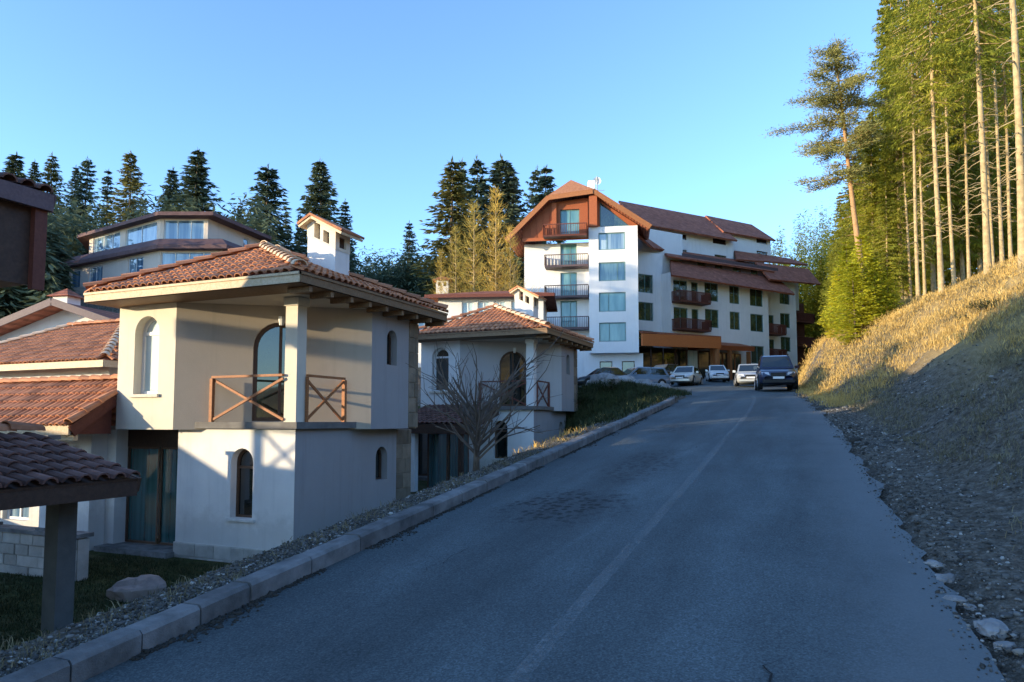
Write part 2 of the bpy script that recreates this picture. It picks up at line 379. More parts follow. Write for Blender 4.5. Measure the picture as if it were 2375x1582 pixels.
# pale dust drifted to the bank side, worn to the bare stones on the left lane
edge = g.math('ADD', g.math('MULTIPLY', sx.outputs[0], .62), g.math('MULTIPLY', sx.outputs[1], .02))
edge = g.math('ADD', edge, g.math('MULTIPLY', g.noise(p, 1.2, 5, .7), .7))
c = g.mix(g.ramp(edge, [(.35, (0, 0, 0)), (1.0, (.75, .75, .75))]), c, (.165, .18, .18))
def blob(cx, cy, rx, ry, soft=.5):
    v = g.n('ShaderNodeVectorMath'); v.operation = 'SUBTRACT'; g.l(p, v.inputs[0]); v.inputs[1].default_value = (cx, cy, 0)
    m = g.map(v.outputs[0], (1 / rx, 1 / ry, 0)); ln = g.n('ShaderNodeVectorMath'); ln.operation = 'LENGTH'; g.l(m, ln.inputs[0])
    s = g.math('ADD', ln.outputs['Value'], g.math('MULTIPLY', g.math('SUBTRACT', g.noise(p, 2.2, 4, .7), .5), 1.1))
    return g.ramp(s, [(.55, (1, 1, 1)), (.55 + soft, (0, 0, 0))])
crumb = g.ramp(g.math('MULTIPLY_ADD', g.noise(p, 9, 3), .9, g.vor(g.map(p, (1, .8, 1)), 9, 'F1')), [(.72, (1, 1, 1)), (1.05, (.2, .2, .2))])
for q in ((-3.2, 9.4, 1.0, 1.25), (-2.9, 12.8, .7, 2.2), (-3.5, 18.4, .55, 1.2)):
    c = g.mix(g.math('MULTIPLY', g.math('MULTIPLY', blob(*q), crumb), 1.0 if q[1] < 10 else .6), c, (.012, .013, .014))
g.bump(g.math('MULTIPLY_ADD', fine, .6, g.math('MULTIPLY', big, .3)), .5, .012); g.out(c, .78, .3)

ys = np.concatenate([np.arange(-14, 31, .2), np.arange(31, 66.1, 1.0)])
V = []; Fr = []
cols = 14
for i, y in enumerate(ys):
    xl = -4.74 if y < 27.3 else float(np.interp(y, [27.3, 29, 31, 33, 35, 40, 66], [-4.74, -5.1, -6.4, -10, -16, -24, -30]))
    xe = float(xr_(y)) + .16 * (noise.noise(Vector((0, y * .9, 3))) + .7 * noise.noise(Vector((5, y * 3.1, 1))))
    for k in range(cols):
        t = k / (cols - 1); x = xl + (xe - xl) * t
        if y < 31: z = r_(y) + .0 + .02 * math.sin(t * math.pi)
        else: z = max(gz(x, y), -9) if x < -2.6 else r_(y)
        if 29 < y < 31: z = z
        V.append((x, y, z + .012))
    if i:
        a = (i - 1) * cols; b = i * cols
        for k in range(cols - 1): Fr.append((a + k, a + k + 1, b + k + 1, b + k))
road = link('road', np_mesh('road', V, Fr, MATS['asphalt'], True), kind='structure')
g = N('line_paint'); p = g.pos()
f = g.math('MULTIPLY_ADD', g.noise(p, 16, 5, .75), .7, g.math('MULTIPLY', g.noise(g.map(p, (3, .5, 1)), 1.2, 3), .4))
g.out((.50, .50, .48), .75, .2)
ms = g.n('ShaderNodeMixShader'); tr = g.n('ShaderNodeBsdfTransparent'); g.l(g.ramp(f, [(.44, (0, 0, 0)), (.74, (.26, .26, .26))]), ms.inputs[0])
g.l(tr.outputs[0], ms.inputs[1]); g.l(g.b.outputs[0], ms.inputs[2]); g.l(ms.outputs[0], g.t.nodes['Material Output'].inputs[0])
V = []; Fr = []
for i, y in enumerate(np.arange(-2, 30.5, .4)):
    x = -1.84 + .012 * math.sin(y * .7) - (0 if y < 22 else .012 * (y - 22) ** 2 * .5)
    xl, xe = -4.74, float(xr_(y))
    for s in (-.065, .065):
        t = (x + s - xl) / (xe - xl); V.append((x + s, y, r_(y) + .02 * math.sin(t * math.pi) + .0175))
    if i: a = 2 * i; Fr.append((a - 2, a - 1, a + 1, a))
link('centre_line', np_mesh('centre_line', V, Fr, MATS['line_paint']), road)
# cracks: thin dark strips lying on the asphalt
MATS['crack'] = m_noisy('crack', (.008, .008, .008), (.02, .02, .02), 8, bump=0)
def crack(x, y, ang, n, wdt):
    pts = []; a = ang
    for i in range(n):
        pts.append((x, y)); a = ang + random.uniform(-.9, .9); s = random.uniform(.05, .12)
        x += math.cos(a) * s; y += math.sin(a) * s
    V = []; Fr = []
    for i, (px, py) in enumerate(pts):
        ww = wdt * random.uniform(.5, 1.2) * (1 - abs(2 * i / n - .9) ** 3)
        for s in (-1, 1): V.append((px + s * ww, py + s * ww * .3, r_(py) + .034))
        if i: Fr.append((2 * i - 2, 2 * i - 1, 2 * i + 1, 2 * i))
    link('crack', np_mesh('crack', V, Fr, MATS['crack']), road)
crack(-.62, 4.35, 1.35, 15, .009)
for q in ((-3.6, 6.2, 1.5, 14, .004), (-2.6, 14, 1.2, 20, .006)): crack(*q)

kerb = link('kerb', MB().box(-4.965, -4.79, -6, -5.5, float(r_(-6)) - .3, float(r_(-6)) - .1).mesh('kerb', MATS['concrete']), kind='structure')
kj = [-5.0]
while kj[-1] < 28.2: kj.append(kj[-1] + (.56 if kj[-1] < 5 else .84))
for a, b in zip(kj[:-1], kj[1:]):
    k = MB(); dz = random.uniform(-.008, .008); dx = random.uniform(-.008, .008)
    off = [-.05 * max(0, y - 25.5) ** 1.7 for y in (a, b)]
    x0, x1 = -4.965 + dx, -4.745 + dx; vs = []
    for y, o in ((a + .008, off[0]), (b - .008, off[1])):
        z = float(r_(y)) + dz
        vs += [(x0 + o, y, z - .25), (x1 + o, y, z - .25), (x1 + o, y, z + .155), (x1 - .03 + o, y, z + .185), (x0 + .012 + o, y, z + .185), (x0 + o, y, z + .17)]
    k.add(vs, [tuple(range(6)), tuple(range(6, 12))[::-1]] + [(i, i + 6, (i + 1) % 6 + 6, (i + 1) % 6) for i in range(6)])
    k.build('kerb_stone', MATS['concrete'], kerb)

# ------------------------------------------------------------------ loose stones, grass
_ico = None
def stones_mesh(name, pos, size, mat, flat=.65, seed=1):
    rs = np.random.RandomState(seed); n = len(pos)
    t = (1 + 5 ** .5) / 2
    bv = np.array([(-1, t, 0), (1, t, 0), (-1, -t, 0), (1, -t, 0), (0, -1, t), (0, 1, t), (0, -1, -t), (0, 1, -t), (t, 0, -1), (t, 0, 1), (-t, 0, -1), (-t, 0, 1)]) / 1.9
    bf = np.array([(0, 11, 5), (0, 5, 1), (0, 1, 7), (0, 7, 10), (0, 10, 11), (1, 5, 9), (5, 11, 4), (11, 10, 2), (10, 7, 6), (7, 1, 8), (3, 9, 4), (3, 4, 2), (3, 2, 6), (3, 6, 8), (3, 8, 9), (4, 9, 5), (2, 4, 11), (6, 2, 10), (8, 6, 7), (9, 8, 1)])
    v = bv[None] * (1 + rs.uniform(-.28, .28, (n, 12, 1))) * np.stack([rs.uniform(.7, 1.3, n), rs.uniform(.7, 1.3, n), rs.uniform(.45, .9, n) * flat / .65], -1)[:, None]
    a = rs.uniform(0, 6.28, n); ca, sa = np.cos(a)[:, None], np.sin(a)[:, None]
    v = np.stack([v[..., 0] * ca - v[..., 1] * sa, v[..., 0] * sa + v[..., 1] * ca, v[..., 2]], -1)
    v = v * np.asarray(size)[:, None, None] * .5 + np.asarray(pos)[:, None]
    f = bf[None] + (np.arange(n) * 12)[:, None, None]
    rn = np.repeat(rs.uniform(0, 1, n), 12)
    return np_mesh(name, v.reshape(-1, 3), f.reshape(-1, 3), mat, False, {'rnd': rn})
rs = np.random.RandomState(3)
n = 30000
py = 1.5 + 28 * rs.uniform(0, 1, n) ** 1.5
px = -4.985 - np.abs(rs.normal(0, .30, n)) - .12 * (rs.uniform(0, 1, n) > .8); px = np.maximum(px, -6.6)
pz = ground_(px, py) + rs.uniform(-.012, .014, n)
q_ = rs.uniform(0, 1, 5200); yk = 3.4 + 22 * rs.uniform(0, 1, 5200) ** 1.4; kk = vnoise(yk * 1.4, yk * 0 + .5, 4) + .5 > .42; yk = yk[kk]
xk = -4.735 + np.abs(rs.normal(0, .035, len(yk))) * (1 + 1.6 * (vnoise(yk * 1.1, yk * 0, 9) > .22)); zk = r_(yk) + .016
link('kerb_dirt', stones_mesh('kerb_dirt', np.stack([xk, yk, zk], -1), rs.gamma(2, .006, len(yk)) + .01, MATS['soil'], seed=6), kind='stuff')
link('gravel', stones_mesh('gravel', np.stack([px, py, pz], -1), rs.gamma(2.2, .006, n) + .010, MATS['pebble'], seed=4), kind='stuff')
n = 15000
py = 3.5 + 30 * rs.uniform(0, 1, n) ** 1.35; dq = np.abs(rs.gamma(1.1, 1.15, n)) - .22 * rs.uniform(0, 1, n)
px = xr_(py) + dq; keep = dq < 7; px, py, dq = px[keep], py[keep], dq[keep]
pz = np.where(dq > 0, ground_(np.maximum(px, -2.55), py), r_(py) + .012) + .006
sz = (.55 + .9 * (vnoise(px * .8, py * .5, 2) + .5)) * (rs.gamma(2.0, .009, len(px)) + .012) * (1 + .25 * (rs.uniform(0, 1, len(px)) > .95) * 4) * np.where(dq < .1, .6, 1)
link('scree', stones_mesh('scree', np.stack([px, py, pz], -1), sz, MATS['pebble'], seed=5), kind='stuff')

def blades(name, pos, hgt, wid, lean, mat, seed=1, per=10, spread=.12):
    rs = np.random.RandomState(seed); n = len(pos); m = n * per
    p = np.repeat(np.asarray(pos), per, 0) + np.concatenate([rs.normal(0, 1, (m, 2)) * np.repeat(np.asarray(spread) * np.ones(n), per)[:, None], np.zeros((m, 1))], 1)
    h = np.repeat(hgt, per) * rs.uniform(.45, 1.15, m); a = rs.uniform(0, 6.283, m); la = rs.uniform(0, 6.283, m)
    wv = np.stack([np.cos(a), np.sin(a), 0 * a], -1) * (np.repeat(wid, per) * .5)[:, None]
    ln = np.stack([np.cos(la), np.sin(la), 0 * la], -1) * (h * lean * rs.uniform(.1, 1, m))[:, None]
    up = np.stack([0 * a, 0 * a, h], -1)
    v = np.stack([p - wv, p + wv, p + up * .55 + ln * .35 + wv * .7, p + up * .55 + ln * .35 - wv * .7, p + up * (1 - .25 * lean) + ln], 1)
    b = (np.arange(m) * 5)[:, None]
    f = np.concatenate([b + np.array([[0, 1, 2]]), b + np.array([[0, 2, 3]]), b + np.array([[3, 2, 4]])], 0)
    rn = np.repeat(np.clip(np.repeat(rs.uniform(0, 1, n), per) * .6 + rs.uniform(0, .4, m), 0, 1), 5)
    return np_mesh(name, v.reshape(-1, 3), f, mat, False, {'rnd': rn})
def bank_pts(n, y0, y1, d0, d1, seed, pw=1.0, gap=None):
    rs = np.random.RandomState(seed)
    y = y0 + (y1 - y0) * rs.uniform(0, 1, n) ** pw; d = rs.uniform(d0, d1, n); x = xr_(y) + d
    if gap is not None:
        q = np.array([noise.noise(Vector((a * .5, b * .35, seed))) + .5 * noise.noise(Vector((a * 1.6, b * 1.2, seed))) for a, b in zip(x, y)])
        k = q > gap; x, y = x[k], y[k]
    return np.stack([x, y, ground_(np.maximum(x, -2.55), y) - .02], -1)
P = bank_pts(26000, 4, 40, 1.0, 7.5, 11, 1.2, .0)
q = np.random.RandomState(1).uniform(.4, 1, len(P))
link('bank_grass', blades('bank_grass', P, .15 * q + .002 * P[:, 1] * q, .005 + .0003 * P[:, 1], 1.2, MATS['grass_dull'], 12, 9, .10 + .004 * P[:, 1]), kind='stuff')
P = bank_pts(46000, 10, 64, 3.5, 17, 13, .95, -.85)
q = np.random.RandomState(2).uniform(.5, 1, len(P))
link('dry_grass', blades('dry_grass', P, .24 * q, .007 + .00025 * P[:, 1], 1.2, MATS['grass_dry'], 14, 10, .25), kind='stuff')
P = bank_pts(11000, 24, 62, .45, 5.5, 15, 1, -.6)
q = np.random.RandomState(3).uniform(.5, 1, len(P))
link('verge_grass', blades('verge_grass', P, .28 * q, .014 * np.ones(len(P)), 1.0, MATS['grass_dry'], 16, 10, .22), kind='stuff')
rs = np.random.RandomState(21)
x = rs.uniform(-14.5, -6.2, 9000); y = rs.uniform(3, 11.2, 9000); P = np.stack([x, y, ground_(x, y) - .01], -1)
link('lawn_grass', blades('lawn_grass', P, rs.uniform(.05, .11, len(P)), .012 * np.ones(len(P)), .8, MATS['grass_green'], 22, 8, .07), kind='stuff')
x = rs.uniform(-11.5, -5.3, 5200); y = rs.uniform(19, 33.0, 5200); k = (x > -8.8) | (y > 28.2); x, y = x[k], y[k]
P = np.stack([x, y, ground_(x, y) - .03], -1)
link('verge_scrub', blades('verge_scrub', P, rs.uniform(.16, .42, len(P)), .03 * np.ones(len(P)), .8, MATS['grass_green'], 23, 9, .16), kind='stuff')
x = rs.uniform(-7.6, -5.3, 220); y = rs.uniform(14, 28, 220); P = np.stack([x, y, ground_(x, y) - .02], -1)
link('verge_tufts', blades('verge_tufts', P, rs.uniform(.12, .3, len(P)), .02 * np.ones(len(P)), .9, MATS['grass_dry'], 24, 9, .1), kind='stuff')
x = -5.02 - np.abs(rs.normal(0, .35, 700)); y = 2 + 27 * rs.uniform(0, 1, 700) ** 1.2; P = np.stack([x, y, ground_(x, y) - .02], -1)
link('kerb_tufts', blades('kerb_tufts', P, rs.uniform(.05, .16, len(P)), .008 * np.ones(len(P)), 1.1, MATS['grass_dull'], 25, 10, .06), kind='stuff')
def boulder(name, label, loc, s, mat, seed, cat='rock', group=None):
    import bmesh
    bm = bmesh.new(); bmesh.ops.create_icosphere(bm, subdivisions=3, radius=1)
    for v in bm.verts:
        d = v.co.normalized(); k = 1 + .38 * noise.noise(d * 1.3 + Vector((seed * 7.1, 0, 0))) + .14 * noise.noise(d * 3.1 + Vector((0, seed * 3.3, 0)))
        q = d * k; q = Vector((round(q.x * 2.6) / 2.6 * .35 + q.x * .65, round(q.y * 2.3) / 2.3 * .35 + q.y * .65, round(q.z * 2.2) / 2.2 * .35 + q.z * .65))
        v.co = (q.x * s[0], q.y * s[1], q.z * s[2])
    me = bpy.data.meshes.new(name); bm.to_mesh(me); bm.free(); me.materials.append(mat)
    o = link(name, me, loc=loc); o.rotation_euler = (0, 0, seed * 1.3)
    return tag(o, label, cat, group)

# ------------------------------------------------------------------ walls with real openings, windows, tiled roofs
UP = Vector((0, 0, 1))
def rect(x0, x1, z0, z1): return [(x0, z0), (x1, z0), (x1, z1), (x0, z1)]
def arch(x0, x1, z0, z1, n=10):            # round-headed opening, z1 is the crown
    r = (x1 - x0) / 2; zc = max(z1 - r, z0 + .05); h = z1 - zc; cx = (x0 + x1) / 2
    return [(x0, z0), (x1, z0)] + [(cx + r * math.cos(math.pi * k / n), zc + h * math.sin(math.pi * k / n)) for k in range(n + 1)]
def panel(mb, o, ux, outer, holes=(), depth=.22):
    """a wall face through o along ux with openings cut into it; nrm looks outwards"""
    o, ux = Vector(o), Vector(ux).normalized(); nrm = ux.cross(UP)
    M = lambda p, d=0: o + ux * p[0] + UP * p[1] - nrm * d
    loops = [outer] + list(holes); flat = [q for l in loops for q in l]
    tri = tessellate_polygon([[Vector((q[0], q[1], 0)) for q in l] for l in loops])
    fs = []
    for t in tri:
        a, b, c = [flat[i] for i in t]
        cr = (b[0] - a[0]) * (c[1] - a[1]) - (b[1] - a[1]) * (c[0] - a[0])
        fs.append(tuple(t) if cr > 0 else tuple(t)[::-1])
    mb.add([M(q) for q in flat], fs)
    for h in holes:
        n = len(h)
        mb.add([M(q) for q in h] + [M(q, depth) for q in h], [(i, i + n, (i + 1) % n + n, (i + 1) % n) for i in range(n)])
def window(parent, o, ux, poly, depth=.2, fw=.06, bars=(), rails=(), frame='frame_white', glass='glass_dark', name='window', th=.05):
    """frame set back in its opening, with a pane behind it as a child"""
    o, ux = Vector(o), Vector(ux).normalized(); nrm = ux.cross(UP)
    xs = [q[0] for q in poly]; zs = [q[1] for q in poly]
    cx, cz = (min(xs) + max(xs)) / 2, (min(zs) + max(zs)) / 2; W, H = max(xs) - min(xs), max(zs) - min(zs)
    kx, kz = (W - 2 * fw) / W, (H - 2 * fw) / H
    inn = [(cx + (x - cx) * kx, cz + (z - cz) * kz) for x, z in poly]
    M = lambda p, d: o + ux * p[0] + UP * p[1] - nrm * d
    n = len(poly); m = MB(); d0, d1 = depth - th, depth
    m.add([M(q, d0) for q in poly] + [M(q, d0) for q in inn] + [M(q, d1) for q in inn],
          [(i, (i + 1) % n, (i + 1) % n + n, i + n) for i in range(n)] + [(i + n, (i + 1) % n + n, (i + 1) % n + 2 * n, i + 2 * n) for i in range(n)])
    def slat(x0, x1, z0, z1):
        vs = [M((x, z), d) for d in (d0 + .004, d1) for z in (z0, z1) for x in (x0, x1)]
        m.add(vs, [(0, 1, 3, 2), (0, 4, 5, 1), (2, 3, 7, 6), (0, 2, 6, 4), (1, 5, 7, 3)])
    for b in bars: slat(cx + b * W - fw * .4, cx + b * W + fw * .4, min(q[1] for q in inn), max(q[1] for q in inn) - (0 if n == 4 else abs(b) * W))
    for z in rails: slat(min(q[0] for q in inn), max(q[0] for q in inn), z - fw * .55, z + fw * .55)
    fr = m.build(name, MATS[frame], parent)
    p = MB(); p.add([M(q, d1 - .012) for q in inn], [tuple(range(n))]); p.build('pane', MATS[glass], fr)
    return fr

def tile_mesh(w=.195, L=.39):
    n = 5; vs = []; fs = []
    for j, (y, k) in enumerate(((0, 1.0), (L, .78))):
        for th in (0, .022):
            for i in range(n + 1):
                a = math.pi * i / n; r = w * .46 * k - th
                vs.append((-r * math.cos(a), y, r * .82 * math.sin(a) + (.028 if j == 0 else 0)))
    m = n + 1
    for i in range(n):
        fs.append((i, i + 1, 2 * m + i + 1, 2 * m + i))            # outer
        fs.append((m + i + 1, m + i, i, i + 1)[::-1])               # lip
    return MB().add(vs, fs)
TILE = tile_mesh().mesh('tile', MATS['terracotta'], False)
TILE_OLD = tile_mesh().mesh('tile', MATS['tile_old'], False)
CAP = tile_mesh(.30, .46).mesh('ridge_tile', MATS['terracotta_pale'], False)
CAP_RED = tile_mesh(.30, .46).mesh('ridge_tile', MATS['terracotta'], False)
def in_poly(x, y, poly):
    s = False; n = len(poly)
    for i in range(n):
        (x0, y0), (x1, y1) = poly[i], poly[(i + 1) % n]
        if (y0 > y) != (y1 > y) and x < (x1 - x0) * (y - y0) / (y1 - y0) + x0: s = not s
    return s
def tile_slope(roof, pts, budget, me=None, cw=.195, rh=.33):
    """pts: eave left, eave right, then the upper corners, anticlockwise seen from outside. Lays one tile per place; budget = [left]"""
    me = me or TILE
    P = [Vector(p) for p in pts]; e = (P[1] - P[0]); L = e.length; e.normalize()
    nrm = e.cross(P[-1] - P[0]).normalized(); s = nrm.cross(e).normalized()
    poly = [((q - P[0]).dot(e), (q - P[0]).dot(s)) for q in P]
    top = max(q[1] for q in poly); nc = max(1, round(L / cw)); cw = L / nc
    rest = []
    for j in range(int(top / rh) + 1):
        for i in range(nc):
            x, y = (i + .5) * cw, j * rh - .05
            if not in_poly(x, max(y + .16, .01), poly): continue
            ctr = P[0] + e * (x + random.uniform(-.008, .008)) + s * (y + random.uniform(-.012, .012)) + nrm * (.012 + random.uniform(0, .006))
            a = random.gauss(0, .02); ex = e * math.cos(a) + s * math.sin(a); sx = s * math.cos(a) - e * math.sin(a)
            nn = (nrm - s * .045).normalized()
            M = Matrix((( ex.x, sx.x, nn.x, ctr.x), (ex.y, sx.y, nn.y, ctr.y), (ex.z, sx.z, nn.z, ctr.z), (0, 0, 0, 1)))
            if budget[0] > 0:
                budget[0] -= 1; t = link('tile', me, roof); t.matrix_local = M
            else: rest.append(M)
    if rest:
        m = MB(); vs0 = [v.co.copy() for v in me.vertices]; fs0 = [tuple(q.vertices) for q in me.polygons]
        for M in rest: m.add([M @ v for v in vs0], fs0)
        m.build('roof_tiles', me.materials[0], roof, kind='stuff')
def cap_line(roof, a, b, me=None, step=.38, lift=.03):
    me = me or CAP; a, b = Vector(a), Vector(b); d = (b - a); n = max(1, round(d.length / step)); d.normalize()
    s = d.cross(UP).normalized(); u = s.cross(d)
    for i in range(n):
        c = a + (b - a) * (i / n) + u * lift
        M = Matrix(((s.x, d.x, u.x, c.x), (s.y, d.y, u.y, c.y), (s.z, d.z, u.z, c.z), (0, 0, 0, 1)))
        t = link('ridge_tile', me, roof); t.matrix_local = M
def slab_poly(mb, pts, th):                 # a flat sheet with thickness th below it
    P = [Vector(p) for p in pts]; n = len(P); nr = (P[1] - P[0]).cross(P[2] - P[0]).normalized()
    if nr.z < 0: nr = -nr
    mb.add(P + [q - nr * th for q in P], [tuple(range(n)), tuple(range(n, 2 * n))[::-1]] + [(i, i + n, (i + 1) % n + n, (i + 1) % n) for i in range(n)])
def stone_course(parent, o, ux, L, z0, z1, rows, per, mat, th=.10, name='stone', seed=1):
    """dressed stones laid in courses, each a block of its own, proud of the joints"""
    rs = random.Random(seed); o, ux = Vector(o), Vector(ux).normalized(); nrm = ux.cross(UP); h = (z1 - z0) / rows
    for j in range(rows):
        ed = sorted([0, L] + [L * (k + (.5 if j % 2 else 0) + rs.uniform(-.22, .22)) / per for k in range(1, per)]); ed = [e for e in ed if 0 <= e <= L]
        for a, b in zip(ed[:-1], ed[1:]):
            if b - a < .04: continue
            g = .008; pr = th * .1 * rs.uniform(0, 1.6); m = MB()
            f = [o + ux * x + UP * z for x, z in ((a + g, z0 + j * h + g), (b - g, z0 + j * h + g), (b - g, z0 + (j + 1) * h - g), (a + g, z0 + (j + 1) * h - g))]
            c = sum(f, Vector()) / 4
            fr = [c + (q - c) * .94 + nrm * pr for q in f]; bk = [q - nrm * th for q in f]
            m.add(f + fr + bk, [(4, 5, 6, 7)] + [(i, (i + 1) % 4, (i + 1) % 4 + 4, i + 4) for i in range(4)] + [(i + 8, (i + 1) % 4 + 8, (i + 1) % 4, i) for i in range(4)])
            m.build(name, MATS[mat], parent)

# ------------------------------------------------------------------ the tile-roofed villas
XV, YV = Vector((1, 0, 0)), Vector((0, 1, 0))
def build_villa(label, loc, tiled=True):
    """origin: foot of the corner under the balcony post; -Y face looks down the road, +X face along it"""
    t = thing('villa', label, 'villa', loc, 0, 'villas along the left of the road')
    W = MATS['plaster_white']; C = MATS['plaster_cream']
    # ground floor
    low = MB(); wl = arch(-1.70, -1.09, .92, 2.39); wr = arch(2.9, 3.40, 1.53, 2.34)
    panel(low, (0, 0, 0), XV, rect(-3.25, 0, .32, 2.80), [wl], .24)
    panel(low, (-3.25, .5, 0), -YV, rect(0, .5, -.3, 2.80))
    pier = MB(); panel(pier, (-5.95, .10, 0), XV, rect(0, .62, -.3, 2.76)); panel(pier, (-5.33, .10, 0), YV, rect(0, .4, -.3, 2.76))
    pier.build('pier', W, t)
    panel(low, (-3.27, .52, 0), -XV, rect(0, .05, -.3, 2.8))
    low.build('ground_floor_wall', W, t)
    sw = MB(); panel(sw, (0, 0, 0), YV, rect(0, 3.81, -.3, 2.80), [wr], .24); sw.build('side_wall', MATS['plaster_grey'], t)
    window(t, (0, 0, 0), XV, wl, .22, .05, (), (1.98,), 'frame_brown', 'glass_dark')
    window(t, (0, 0, 0), YV, wr, .22, .04, (), (), 'frame_brown', 'glass_dark')
    MB().box(-1.78, -1.01, -.05, .1, .86, .915).build('sill', MATS['plaster_white'], t)
    pl = MB().box(-3.27, .03, -.03, .3, -.5, .32).build('plinth', MATS['stone_block'], t)
    stone_course(pl, (-3.27, -.04, 0), XV, 3.3, -.25, .31, 2, 7, 'stone_block', .06, seed=5)
    # sliding glass under the overhang
    gl = MB(); o = Vector((-5.33, .42, 0))
    for k in range(2):
        a, b = .0 + k * 1.04, 1.04 + k * 1.04
        f = window(t, o, XV, rect(a, b, .12, 2.36), .04 + .03 * k, .05, (), (), 'frame_brown', 'glass_curtain', 'sliding_door')
    MB().box(-5.33, -3.25, .40, .55, 2.36, 2.76).build('lintel', MATS['wood_dark'], t)
    MB().box(-5.5, -3.22, -.25, .5, -.3, .11).build('door_step', MATS['concrete'], t)
    # upper floor with its cut-off corner
    A, B = Vector((-2.97, -.4, 0)), Vector((.4, 2.09, 0)); dg = (B - A); LD = dg.length
    u = MB(); z0, z1 = 2.78, 5.56
    w1 = arch(-4.22, -3.47, 3.56, 5.30, 14); d1 = arch(1.60, 2.74, 2.965, 5.18, 12); w2 = arch(2.72, 3.16, 4.31, 5.16)
    panel(u, (0, -.4, 0), XV, rect(-4.73, -2.97, z0, z1), [w1], .26)
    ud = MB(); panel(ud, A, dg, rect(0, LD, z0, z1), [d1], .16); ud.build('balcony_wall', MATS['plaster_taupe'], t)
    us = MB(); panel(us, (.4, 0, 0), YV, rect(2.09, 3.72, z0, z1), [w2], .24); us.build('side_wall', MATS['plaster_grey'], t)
    panel(u, (.4, 4.1, 0), -XV, rect(0, 5.13, z0, z1)); panel(u, (-4.73, 4.1, 0), -YV, rect(0, 4.5, z0, z1))
    ft = [(-4.73, -.4), (-2.97, -.4), (.4, 2.09), (.4, 4.1), (-4.73, 4.1)]
    u.add([(x, y, z0) for x, y in ft], [tuple(range(5))[::-1]])
    u.build('upper_wall', C, t)
    window(t, (0, -.4, 0), XV, w1, .25, .07, (), (4.93,), 'frame_white', 'glass_pale')
    window(t, (.4, 0, 0), YV, w2, .22, .04, (), (), 'frame_brown', 'glass_dark')
    window(t, A, dg, d1, .14, .08, (0,), (), 'frame_brown', 'glass_green', 'balcony_door')
    MB().box(-4.3, -3.40, -.47, -.3, 3.49, 3.555).build('sill', MATS['plaster_cream'], t)
    # balcony
    MB().prism([(-2.62, -.14), (.14, -.14), (.14, 1.97), (.10, 1.97), (-2.5, .02)], 2.805, 2.945).build('balcony_slab', MATS['slab_grey'], t)
    ps = MB().box(-.31, 0, 0, .29, 2.945, 5.50); ps.build('post', C, t)
    MB().box(-.345, .035, -.035, .325, 5.36, 5.53).build('post_cap', C, t)
    for nm, p, q in (('rail', (-2.24, -.05, 0), (-.30, -.05, 0)), ('rail', (.04, .29, 0), (.04, 1.56, 0))):
        p, q = Vector(p), Vector(q); z = 2.945; m = MATS['wood_orange']
        MB().bar(p + UP * (z + .97), q + UP * (z + .97), .07, .05).build('top_rail', m, t)
        e = p if p.x < -1 else q
        MB().bar(e + UP * z, e + UP * (z + .94), .08, .08, (0, 1, 0)).build('rail_post', m, t)
        dv = (q - p).normalized() * .045; a, b = (p + dv, q) if p.x < -1 else (p, q - dv)
        MB().bar(a + UP * (z + .05), b + UP * (z + .90), .035, .052).build('brace', m, t)
        sh = Vector((0, .03, 0)) if p.x < -1 else Vector((-.03, 0, 0))
        MB().bar(a + UP * (z + .90) + sh, b + UP * (z + .05) + sh, .035, .052).build('brace', m, t)
        if p.x > -1: MB().bar(p + UP * (z + .0), p + UP * (z + .94), .05, .05, (0, 1, 0)).build('rail_post', m, t)
    lm = A + dg.normalized() * 2.2 + dg.normalized().cross(UP) * .10
    lamp = MB().box(lm.x - .05, lm.x + .05, lm.y - .05, lm.y + .05, 5.24, 5.30).tube([lm + UP * 5.24, lm + UP * 5.10], [.075, .05], 8)
    lamp.build('wall_lamp', MATS['frame_white'], t)
    # roof: eaves rectangle, short ridge
    x0, x1, y0, y1, zs = -4.90, .98, -1.12, 4.60, 5.55
    ze = 5.76; ra, rb = Vector((-2.25, 1.40, 7.02)), Vector((-2.25, 2.3, 7.02))
    fb = MB()                                                             # soffit and eaves boards
    ins = .02
    fb.add([(x0, y0, zs), (x1, y0, zs), (x1, y1, zs), (x0, y1, zs)], [(3, 2, 1, 0)])
    rf = fb.build('roof', MATS['wood_brown'], t)
    c0, c1, c2, c3 = [Vector((x, y, ze)) for x, y in ((x0, y0), (x1, y0), (x1, y1), (x0, y1))]
    m = MB(); m.add([c0, c1, ra], [(0, 1, 2)]); m.add([c1, c2, rb, ra], [(0, 1, 2, 3)]); m.add([c2, c3, rb], [(0, 1, 2)]); m.add([c3, c0, ra, rb], [(0, 1, 2, 3)])
    m.build('roof_bed', MATS['terracotta_under'] if tiled else MATS['tile_far'], rf)
    for p, q in ((c0, c1), (c1, c2), (c2, c3), (c3, c0)):
        wm = MATS['wood_pale' if p is c0 else 'wood_brown']
        MB().bar(Vector((p.x, p.y, 5.665)), Vector((q.x, q.y, 5.665)), .05, .20).build('fascia', wm, rf)
        MB().bar(Vector((p.x, p.y, 5.74)) * 1, Vector((q.x, q.y, 5.74)), .10, .05).build('gutter_board', wm, rf)
    MB().add([(x, y, zs - .004) for x, y in ((-2.9, -.35), (.0, -.35), (.36, 0), (.36, 2.02))], [(3, 2, 1, 0)]).build('balcony_ceiling', C, t)
    for k in range(9):                                                   # rafter tails under the road-side eave
        y = y0 + .35 + k * .66
        MB().box(.42, x1 - .03, y - .045, y + .045, zs - .11, zs - .002).build('rafter', MATS['wood_brown'], rf)
